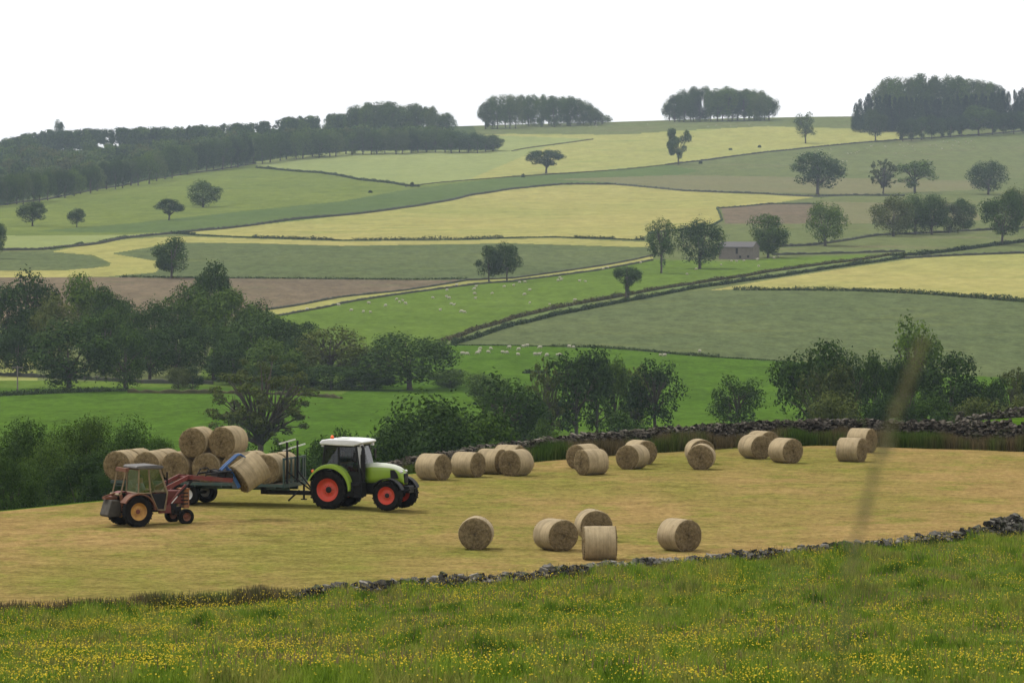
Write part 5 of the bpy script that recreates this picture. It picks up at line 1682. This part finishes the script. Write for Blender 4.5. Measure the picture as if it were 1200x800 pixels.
# cab
cab = MB()
PT = [(-.42, 1.55), (-.28, 2.70)], [(.36, 1.0), (.36, 2.70)], [(1.40, 1.10), (1.16, 2.70)]
for s_ in (-1, 1):
    for (a, bb) in PT:
        cab.tube([(a[0], s_ * (.80 if a[0] > -.3 else .76), a[1]), (bb[0], s_ * .74, bb[1])], .05, 6)
    cab.tube([(-.42, s_ * .76, 1.60), (.36, s_ * .80, 1.60)], .05, 6)
    cab.prism([(.36, .95), (.40, 1.50), (.42, 1.62), (1.32, 1.62), (1.42, 1.2), (1.42, .95)], min(s_ * .74, s_ * .80), max(s_ * .74, s_ * .80))
    cab.tube([(-.28, s_ * .74, 2.70), (1.16, s_ * .74, 2.70)], .05, 6)
    cab.prism([(-.42, 1.25), (-.42, 1.62), (.40, 1.62), (.40, 1.25)], min(s_ * .60, s_ * .72), max(s_ * .60, s_ * .72))
cab.box((.5, 0, 1.12), (1.85, 1.3, .20)); cab.box((1.38, 0, 1.45), (.10, 1.35, .55)); cab.box((-.40, 0, 1.42), (.06, 1.3, .40))
cab.tube([(-.28, -.74, 2.70), (-.28, .74, 2.70)], .05, 6); cab.tube([(1.16, -.74, 2.70), (1.16, .74, 2.70)], .05, 6)
cb_ = cab.build('cab', M['frame'], gt, bevel=0)
g = MB()
for s_ in (-1, 1):
    g.add([(-.40, s_ * .765, 1.64), (.34, s_ * .79, 1.64), (.34, s_ * .745, 2.68), (-.27, s_ * .735, 2.68)], [(0, 1, 2, 3)])
    g.add([(.38, s_ * .79, 1.64), (1.32, s_ * .79, 1.64), (1.15, s_ * .745, 2.68), (.38, s_ * .745, 2.68)], [(0, 1, 2, 3)])
g.add([(-.41, -.74, 1.64), (-.41, .74, 1.64), (-.28, .70, 2.68), (-.28, -.70, 2.68)], [(0, 1, 2, 3)])
g.add([(1.42, -.74, 1.72), (1.48, 0, 1.72), (1.42, .74, 1.72), (1.17, .70, 2.68), (1.22, 0, 2.68), (1.17, -.70, 2.68)], [(0, 1, 4, 5), (1, 2, 3, 4)])
g.build('window', M['cabglass'], cb_)
# roof with drooping front edge
rf2 = MB()
prof = [(-.52, 2.76), (-.50, 2.86), (-.40, 2.95), (-.1, 3.0), (.7, 3.0), (1.15, 2.975), (1.42, 2.93), (1.50, 2.86), (1.30, 2.77), (1.05, 2.70), (.2, 2.72)]
rf2.prism(prof, -.86, .86)
roof = rf2.build('cab_roof', M['white'], gt, bevel=.06)
b = MB(); b.box((.45, -.45, 3.015), (.5, .3, .02)); b.build('roof_hatch', M['silver'], roof)
b = MB(); b.tube([(.0, -.62, 2.98), (.0, -.62, 3.02)], .07, 12); bc = b.build('beacon_base', M['black'], roof)
b = MB(); b.tube([(.0, -.62, 3.02), (.0, -.62, 3.10), (.0, -.62, 3.15)], [.075, .07, .03], 14); b.build('beacon', M['beacon'], roof, smooth=True)
b = MB()
for s_ in (-1, 1):
    b.box((1.36, s_ * .62, 2.74), (.10, .18, .12)); b.box((-.42, s_ * .62, 2.72), (.08, .18, .12))
b.build('work_lights', M['lampglass'], roof)
b = MB(); b.tube([(1.46, -.70, 1.25), (1.46, -.70, 2.45), (1.46, -.70, 2.62), (1.40, -.72, 2.74)], [.085, .085, .06, .055], 12); b.tube([(1.46, -.70, 1.6), (1.46, -.70, 2.35)], .11, 12); b.build('exhaust', M['black'], gt)
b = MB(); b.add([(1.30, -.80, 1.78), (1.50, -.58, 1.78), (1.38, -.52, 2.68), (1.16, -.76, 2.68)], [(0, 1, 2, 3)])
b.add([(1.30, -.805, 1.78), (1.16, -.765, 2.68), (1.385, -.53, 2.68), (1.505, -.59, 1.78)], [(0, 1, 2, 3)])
b.build('windscreen_reflection', M['white'], cb_)  # white roof paint stands in for bright sky reflected in the windscreen corner
for s_ in (-1, 1):
    b = MB(); b.tube([(1.12, s_ * .78, 2.55), (1.25, s_ * 1.15, 2.52)], .02, 6); b.box((1.27, s_ * 1.18, 2.30), (.05, .20, .40)); b.build('mirror', M['black'], gt, bevel=.02)
b = MB(); b.box((.10, 0, 1.55), (.5, .5, .16)); b.box((-.12, 0, 1.95), (.14, .48, .70)); b.box((-.14, 0, 2.38), (.10, .26, .16)); b.box((.1, 0, 1.3), (.3, .3, .4)); b.build('seat', M['black'], cb_, bevel=.04)
b = MB(); b.tube([(1.1, 0, 1.5), (.78, 0, 1.95)], .04, 8)
b.tube([(.78 + .1 * math.sin(a) * .6, .2 * math.cos(a), 1.95 + .2 * math.sin(a) * .8) for a in [i * math.pi / 8 for i in range(17)]], .016, 6, cap=False); b.box((1.15, 0, 1.55), (.25, .7, .3)); b.build('steering_wheel', M['black'], cb_)
# rear linkage and hitch
b = MB(); b.box((-.75, 0, .62), (.9, .10, .08)); b.tube([(-.4, -.35, .75), (-1.05, -.40, .62)], .04, 8); b.tube([(-.4, .35, .75), (-1.05, .40, .62)], .04, 8); b.tube([(-.4, -.3, 1.35), (-.85, -.38, 1.25), (-.9, -.40, .66)], .035, 8); b.tube([(-.4, .3, 1.35), (-.85, .38, 1.25), (-.9, .40, .66)], .035, 8)
b.build('rear_linkage', M['black'], gt)
mw = Matrix.Translation(gp) @ Matrix.Rotation(TH, 4, 'Z') @ Matrix.Scale(.955, 4)
person('driver in a dull teal top seated at the wheel inside the green tractor cab', mw @ Vector((.14, 0, 1.62)), (0, 0, TH), M['shirt_teal'], .02, ((.60, .17, .36), (.60, -.17, .36)))

# trailer
tl = Vector((math.cos(TH), math.sin(TH), 0))
tp = gp - tl * 6.32
tp.z = ground(tp.x, tp.y)
trl = empty('bale_trailer', tp, TH)
slope = (gp.z - tp.z) / 6.12
tag(trl, 'flat bed trailer with dark teal frame and front rack carrying stacked round bales', 'trailer')
BED = 1.0
b = MB(); b.box((.50, 0, BED - .04), (7.8, 2.38, .08)); b.build('bed', M['wood'], trl)
b = MB()
for s_ in (-1, 1):
    b.box((.50, s_ * 1.215, BED - .07), (7.8, .05, .12)); b.box((.40, s_ * .45, BED - .20), (7.9, .10, .22))
b.box((4.41, 0, BED - .07), (.05, 2.48, .18)); b.box((-3.42, 0, BED - .07), (.05, 2.38, .12))
for k in range(7): b.box((-3.2 + 1.2 * k, 0, BED - .15), (.08, 2.38, .10))
b.build('frame', M['trailergreen'], trl)
b = MB(); b.box((4.5, 0, .58), (2.6, .18, .18)); b.box((4.4, .30, .58), (2.2, .10, .14), (0, 0, -.12)); b.box((4.4, -.30, .58), (2.2, .10, .14), (0, 0, .12)); b.box((3.2, 0, .72), (.25, 1.0, .40)); b.box((5.7, 0, .58), (.45, .10, .10))
b.build('drawbar', M['black'], trl)
b = MB(); b.tube([(4.75, -.35, .70), (4.45, -.8, .30)], .04, 8); b.tube([(4.9, -.22, .9), (4.9, -.22, .35)], .045, 8); b.box((4.9, -.22, .33), (.2, .2, .04)); b.build('jack', M['black'], trl)
rk = MB()
for y in (-1.12, -.72, -.32, .10, .50, .90, 1.12): rk.box((4.38, y, BED + .52), (.05, .11, 1.10))
for z in (BED + .12, BED + 1.02): rk.box((4.38, 0, z), (.06, 2.36, .08))
rk_o = rk.build('headboard', M['trailergreen'], trl)
rk = MB()
for y in (-.95, .15):
    rk.box((4.46, y, BED + .86), (.07, .07, 1.72))
rk.tube([(4.46, -.95, BED + .5), (5.15, -.2, .75)], .035, 6); rk.tube([(4.46, .15, BED + .5), (5.15, 0, .75)], .035, 6)
rk.build('rack_post', M['black'], trl)
rk = MB()
rk.box((4.46, -.95, BED + 1.74), (.75, .06, .06), (0, -.28, 0)); rk.box((4.46, .15, BED + 1.50), (.70, .06, .06), (0, -.28, 0)); rk.box((4.46, -.95, BED + 1.42), (.40, .05, .05), (0, -.28, 0))
rk.build('rack_crossbar', M['rim_white'], trl)
b = MB(); b.tube([(5.1, 0, .95), (5.4, .05, 1.35), (5.75, .05, 1.30), (6.0, 0, 1.15)], .03, 6); b.tube([(5.05, .1, .9), (5.35, .1, 1.2), (5.7, .12, 1.22), (6.0, .1, 1.1)], .025, 6); b.build('hose', M['black'], trl)
for x in (0.0, -1.02):
    for s_ in (-1, 1):
        wheel(trl, (x, s_ * .88, .46), .46, .38, .22, M['rim_white'], s_, lugs=False, hub='steel')
b = MB()
for x in (0.0, -1.02): b.tube([(x, -.8, .46), (x, .8, .46)], .06, 8)
b.box((-.5, -.45, .72), (1.4, .09, .20)); b.box((-.5, .45, .72), (1.4, .09, .20)); b.build('axle', M['black'], trl)
mt = Matrix.Translation(tp) @ Matrix.Rotation(TH, 4, 'Z')
BX = [-3.16, -1.82, -.48, .86, 2.20, 3.56]
near_l = ['bale behind the old tractor cab, rearmost in the near row of the trailer', 'second bale from the rear in the near row of the trailer', 'third bale in the near row of the trailer, left under the stack',
          'fourth bale in the near row of the trailer, between the two upper bales', 'bale behind the lifted bale in the near row of the trailer', 'bale against the front rack in the near row of the trailer']
far_l = ['bale at the rear end of the trailer, far row', 'second bale from the rear in the far row of the trailer', 'third bale from the rear in the far row of the trailer', 'fourth bale from the rear in the far row of the trailer',
         'fifth bale in the far row, rim showing over the lifted bale', 'bale against the front rack in the far row of the trailer']
for i, x in enumerate(BX):
    for (yy, lab) in ((-.62, near_l[i]), (.62, far_l[i])):
        bale(mt @ Vector((x + brng.uniform(-.03, .03), yy + (brng.uniform(-.06, .06)), BED + .59)), (0, 0, TH + R(90) + brng.uniform(-.05, .05)), lab, 'bales on the trailer')
bale(mt @ Vector((.28, -.60, BED + .59 + 1.03)), (0, 0, TH + R(90)), 'left of the two bales stacked on top of the trailer load', 'bales on the trailer')
bale(mt @ Vector((1.60, -.45, BED + .59 + 1.06)), (0, 0, TH + R(85)), 'right of the two bales stacked on top of the trailer load', 'bales on the trailer', 1.03)

# ================================================================== old red tractor with front loader
OH = R(29.0)
_h = hit(162, 617, 120, 260); op = on_ray(151.0, math.hypot(_h.x, _h.y) + .65)
ot = empty('old_tractor', op, OH)
tag(ot, 'old faded red tractor with a boxy cab and front loader lifting a bale', 'tractor')
wheel(ot, (0, -.74, .60), .60, .36, .33, M['yellowrim'], -1, hub='oldred')
wheel(ot, (0, .80, .60), .60, .36, .33, M['yellowrim'], 1, hub='oldred')
wheel(ot, (2.12, -.64, .315), .315, .22, .16, M['rusty'], -1, lugs=False, hub='oldred')
wheel(ot, (2.12, .64, .315), .315, .22, .16, M['rusty'], 1, lugs=False, hub='oldred')
b = MB(); b.box((.75, 0, .72), (1.9, .36, .42)); b.tube([(0, -.7, .6), (0, .7, .6)], .12, 12); b.box((2.12, 0, .42), (.16, 1.05, .12)); b.box((2.0, 0, .55), (.3, .3, .25)); b.box((-.3, 0, .75), (.4, .34, .45))
b.tube([(2.12, -.5, .42), (2.12, -.56, .32)], .06, 8); b.tube([(2.12, .5, .42), (2.12, .56, .32)], .06, 8); b.build('chassis', M['black'], ot, bevel=.02)
b = MB(); b.box((1.60, 0, 1.07), (1.25, .50, .52)); bo = b.build('bonnet', M['oldred'], ot, bevel=.05)
b = MB(); b.box((2.32, 0, .98), (.24, .56, .72)); b.box((2.30, 0, 1.37), (.34, .60, .06)); gl = b.build('radiator_shroud', M['orange_rust'], bo, bevel=.03)
b = MB()
for k in range(5): b.box((2.445, 0, .74 + k * .12), (.02, .44, .05))
b.build('grille', M['black'], gl)
b = MB(); b.box((1.35, 0, .78), (1.1, .46, .42)); b.build('engine', M['black'], bo)
b = MB()
for k in range(4): b.box((2.22 - .0, -.30, .80 + k * .14), (.30, .03, .05))
b.build('side_slats', M['black'], gl)
# mudguards
for s_ in (-1, 1):
    y0, y1 = sorted((s_ * .46, s_ * .98))
    fb = arc_band(0, .60, .66, .71, 4, 150, y0, y1, 16); fb.build('mudguard', M['rusty'] if s_ < 0 else M['oldred'], ot)
# cab
c = MB()
for s_ in (-1, 1):
    c.tube([(.12, s_ * .58, 1.28), (.16, s_ * .56, 2.24)], .035, 4)
    c.tube([(.62, s_ * .60, 1.28), (.56, s_ * .57, 2.24)], .035, 4)
    c.tube([(.62, s_ * .60, 1.30), (.92, s_ * .62, .62)], .03, 4)
    c.tube([(1.02, s_ * .57, 2.24), (1.34, s_ * .60, 1.28), (1.22, s_ * .62, .60)], .04, 4)
    c.tube([(.92, s_ * .62, .62), (1.22, s_ * .62, .60)], .03, 4)
    c.tube([(.12, s_ * .58, 1.28), (.62, s_ * .60, 1.28)], .035, 4)
c.tube([(.12, -.58, 1.28), (.12, .58, 1.28)], .04, 4); c.tube([(.16, -.56, 2.22), (.16, .56, 2.22)], .04, 4)
c.tube([(1.02, -.57, 2.22), (1.02, .57, 2.22)], .035, 4); c.tube([(1.34, -.6, 1.30), (1.34, .6, 1.30)], .035, 4)
oc = c.build('cab', M['cream'], ot)
c = MB(); c.box((.10, 0, 1.22), (.05, 1.10, .14)); c.box((.85, 0, .66), (.95, 1.15, .06)); c.box((1.27, 0, 1.0), (.05, 1.1, .55)); c.box((.35, 0, .9), (.5, .45, .4)); c.build('cab_floor', M['oldred'], oc)
c = MB(); c.prism([(.66, 1.26), (.94, .66), (1.20, .66), (1.31, 1.26)], -.615, -.59); c.build('door', M['black'], oc)
c = MB()
for s_ in (-1, 1): c.add([(.14, s_ * .575, 1.31), (.60, s_ * .59, 1.31), (.55, s_ * .565, 2.20), (.17, s_ * .555, 2.20)], [(0, 1, 2, 3)]); c.add([(.66, s_ * .59, 1.31), (1.30, s_ * .59, 1.31), (1.01, s_ * .565, 2.20), (.60, s_ * .565, 2.20)], [(0, 1, 2, 3)])
c.add([(.13, -.55, 1.31), (.13, .55, 1.31), (.16, .54, 2.19), (.16, -.54, 2.19)], [(0, 1, 2, 3)])
c.build('window', M['clearglass'], oc)
c = MB(); c.prism([(.02, 2.24), (.0, 2.30), (.06, 2.36), (.9, 2.38), (1.16, 2.34), (1.20, 2.26), (1.10, 2.22)], -.64, .64); c.build('cab_roof', M['greyroof'], ot, bevel=.03)
c = MB(); c.box((.42, 0, 1.02), (.4, .42, .1)); c.box((.24, 0, 1.2), (.08, .40, .30)); c.build('seat', M['black'], oc, bevel=.02)
c = MB(); c.tube([(1.25, 0, 1.05), (.95, 0, 1.42)], .025, 6); c.tube([(.95 + .1 * math.sin(a), .18 * math.cos(a), 1.42 + .13 * math.sin(a)) for a in [i * math.pi / 8 for i in range(17)]], .014, 6, cap=False); c.build('steering_wheel', M['black'], oc)
# rear frame behind the cab (fixed mast) with orange top bar
c = MB()
c.tube([(-.55, .45, 1.15), (-.30, .45, 2.18)], .035, 4); c.tube([(-.55, -.35, 1.15), (-.30, -.35, 2.18)], .035, 4); c.tube([(-.60, .45, 1.25), (-.60, -.35, 1.25)], .05, 4)
rfm = c.build('rear_mast', M['cream'], ot)
c = MB(); c.box((-.28, .05, 2.20), (.14, .95, .14)); c.box((-.10, .1, 2.22), (.40, .10, .08)); c.build('mast_crossbar', M['rusty'], rfm)
c = MB(); c.tube([(-.45, -.40, .6), (-.55, -.40, 1.25)], .06, 6); c.tube([(-.45, .40, .6), (-.55, .40, 1.25)], .06, 6); c.box((-.75, .2, 1.10), (.5, .3, .10)); c.tube([(-.6, 0, 1.3), (-1.0, .2, 1.15)], .04, 6); c.build('linkage', M['rusty'], ot)
c = MB(); c.prism([(-.50, .40), (-.55, 1.02), (-.90, 1.04), (-1.08, .46), (-1.02, .38)], -.34, .46); c.build('weight_box', M['concrete'], ot, bevel=.03)
c = MB(); c.tube([(1.55, -.12, 1.3), (1.55, -.12, 2.05)], .035, 8); c.build('exhaust', M['black'], ot)
# loader
LD = MB()
for s_ in (-1, 1):
    y = s_ * .42
    def beam(p, q, h=.13, w=.09):
        p = Vector(p); q = Vector(q); d = q - p; a = math.atan2(d.z, d.x)
        LD.box(((p.x + q.x) / 2, y, (p.z + q.z) / 2), (d.length + .04, w, h), (0, -a, 0))
    beam((1.32, 0, .55), (1.36, 0, 1.42), .10); LD.box((1.30, y, .62), (.5, .10, .3))
    beam((1.30, 0, 1.40), (2.35, 0, 1.86), .15); beam((2.30, 0, 1.84), (4.20, 0, 1.66), .16); beam((1.42, 0, .75), (2.2, 0, 1.55), .07, .05)
lo = MB()
LD.box((3.9, 0, 1.68), (.10, .84, .12)); LD.box((2.35, 0, 1.80), (.10, .84, .10))
lar = LD.build('loader_arm', M['oldred'], ot)
c = MB()
for s_ in (-1, 1):
    c.tube([(1.60, s_ * .42, .85), (1.85, s_ * .42, 1.12)], .028, 8)
c.build('ram_rod', M['rim_white'], lar)
c = MB()
for s_ in (-1, 1):
    c.tube([(1.85, s_ * .42, 1.12), (2.5, s_ * .42, 1.72)], .05, 8); c.tube([(3.1, s_ * .38, 1.92), (4.25, s_ * .38, 2.02)], .04, 8)
c.tube([(2.9, .1, 1.8), (3.1, .1, 2.12), (3.4, .12, 2.15), (3.6, .1, 1.95), (4.1, .1, 1.9)], .025, 6); c.tube([(3.2, -.1, 1.8), (3.3, -.1, 2.05), (3.6, -.1, 2.1), (4.0, -.1, 2.0)], .025, 6); c.box((3.9, 0, 1.92), (.5, .6, .22)); c.box((4.15, 0, 1.78), (.3, .7, .3))
c.build('hydraulics', M['black'], lar)
# blue bale grab: back frame square to the bale axis, two clamp arms over the top
TAU = R(31)
BC = Vector((5.18, 0, 1.93))
ax = Vector((math.cos(TAU), 0, math.sin(TAU))); pv = Vector((-math.sin(TAU), 0, math.cos(TAU)))
gb = MB()
e = BC - ax * .66
def pt(a, p, y): return tuple(e + ax * a + pv * p + Vector((0, y, 0)))
for y in (-.2, .2): gb.tube([pt(-.06, -.12, y), pt(-.06, .60, y)], .035, 4)
for p_ in (-.1, .2, .58): gb.tube([pt(-.06, p_, -.22), pt(-.06, p_, .22)], .035, 4)
gb.box(tuple(e - ax * .12 + pv * .0), (.14, .5, .42), (0, -TAU, 0))
go = gb.build('bale_grab', M['blue'], lar)
for y in (-.09, .09):
    cl = MB(); cl.tube([pt(-.42, .74, y), pt(-.10, .80, y), pt(.50, .88, y), pt(.66, .84, y), pt(.78, .62, y)], [.035, .045, .045, .04, .022], 6)
    cl.tube([pt(-.04, .30, y), pt(-.10, .80, y)], .035, 6); cl.build('clamp_arm', M['blue'], go)
mo = Matrix.Translation(op) @ Matrix.Rotation(OH, 4, 'Z')
lb = bale(mo @ BC, (0, 0, 0), 'round bale held tilted in the blue grab of the old tractor loader', None, 1.0)
lb.rotation_euler = (Matrix.Rotation(OH, 3, 'Z') @ Matrix.Rotation(-TAU, 3, 'Y')).to_euler()
person('driver in a pale grey shirt inside the old tractor cab', mo @ Vector((.42, 0, 1.07)), (0, 0, OH), M['shirt_grey'], .0, ((.45, .15, .34), (.45, -.15, .34)))

# ------------------------------------------------------------------ seeding grass stalk close to the camera
M['stalk'] = paint('dry grass stalk', (0.085, 0.095, 0.04), 0.95, spec=0.0)
M['panicle'] = paint('brown grass panicle', (0.20, 0.175, 0.09), 0.9)
def spt(px, py, d): v = ray(px, py); return v * (d / v.y)
SD = 3.6
gs = on_ray(950, SD)
stx = [Vector(gs) + Vector((0, 0, -.02)), spt(962, 1200, SD), spt(980, 790, SD), spt(990, 690, SD), spt(1012, 600, SD), spt(1030, 540, SD), spt(1050, 480, SD), spt(1082, 398, SD)]
root = empty('grass_stalk', gs); tag(root, 'blurred tall seeding grass stalk close to the camera, brown head leaning right', 'grass stalk')
b = MB(); b.tube([p - gs for p in stx], [.0014, .0012, .0008, .0009, .0012, .0014, .0013, .001], 8); b.build('stem', M['stalk'], root, smooth=True)
prg = np.random.RandomState(4)
def panicle(a, bb, n, spread, ln, wd):
    t = prg.rand(n)[:, None]; P = np.array(a) * (1 - t) + np.array(bb) * t
    P = P - np.array(gs) + prg.normal(0, spread, (n, 3)) * (1 - .6 * t)
    d = np.array(bb) - np.array(a); d /= np.linalg.norm(d); dd = d + prg.normal(0, .35, (n, 3)); dd /= np.linalg.norm(dd, axis=1, keepdims=True)
    s = np.cross(dd, prg.randn(n, 3)); s /= np.linalg.norm(s, axis=1, keepdims=True)
    v = np.stack([P - dd * ln, P + s * wd, P + dd * ln, P - s * wd], 1).reshape(-1, 3)
    return v, n
vs1, n1 = panicle(stx[5], stx[7], 120, .0030, .006, .0012)
vs2, n2 = panicle(stx[3] + Vector((0, 0, .01)), stx[5], 60, .003, .006, .0014)
v = np.concatenate([vs1, vs2]); n = n1 + n2
o = link_mesh('seed_head', np_mesh('seed_head', v, np.arange(n * 4).reshape(n, 4)), root, [M['panicle']])
b = MB()
for (x0, y0, x1, y1) in [(990, 690, 1040, 705), (980, 790, 1000, 700), (985, 760, 965, 850)]:
    a, c_ = spt(x0, y0, SD), spt(x1, y1, SD + .05)
    b.tube([a - gs, (a + c_) / 2 - gs + Vector((0, 0, .006)), c_ - gs], [.0015, .0022, .0008], 5)
b.build('blade', M['stalk'], root)

# ------------------------------------------------------------------ air between here and the far hill
ztop = float(max(o_.location.z + (o_.scale.z if o_.type == 'EMPTY' else 3) for o_ in C.objects)) + 12
zlow = float(GZ.min()) - 1.5
hz = MB(); hz.box((0, 0, (ztop + zlow) / 2), (11900, 11900, ztop - zlow))
hm = bpy.data.materials.new('air'); hm.use_nodes = True; nt = hm.node_tree; nt.nodes.clear()
pv_ = nt.nodes.new('ShaderNodeVolumePrincipled'); out = nt.nodes.new('ShaderNodeOutputMaterial')
pv_.inputs['Color'].default_value = (0.70, 0.84, 1.0, 1); pv_.inputs['Density'].default_value = 0.000052; pv_.inputs['Anisotropy'].default_value = 0.2
nt.links.new(pv_.outputs[0], out.inputs['Volume'])
ho = hz.build('haze', hm); ho['kind'] = 'stuff'; ho['label'] = 'thin pale summer haze over the whole valley'; ho['category'] = 'haze'
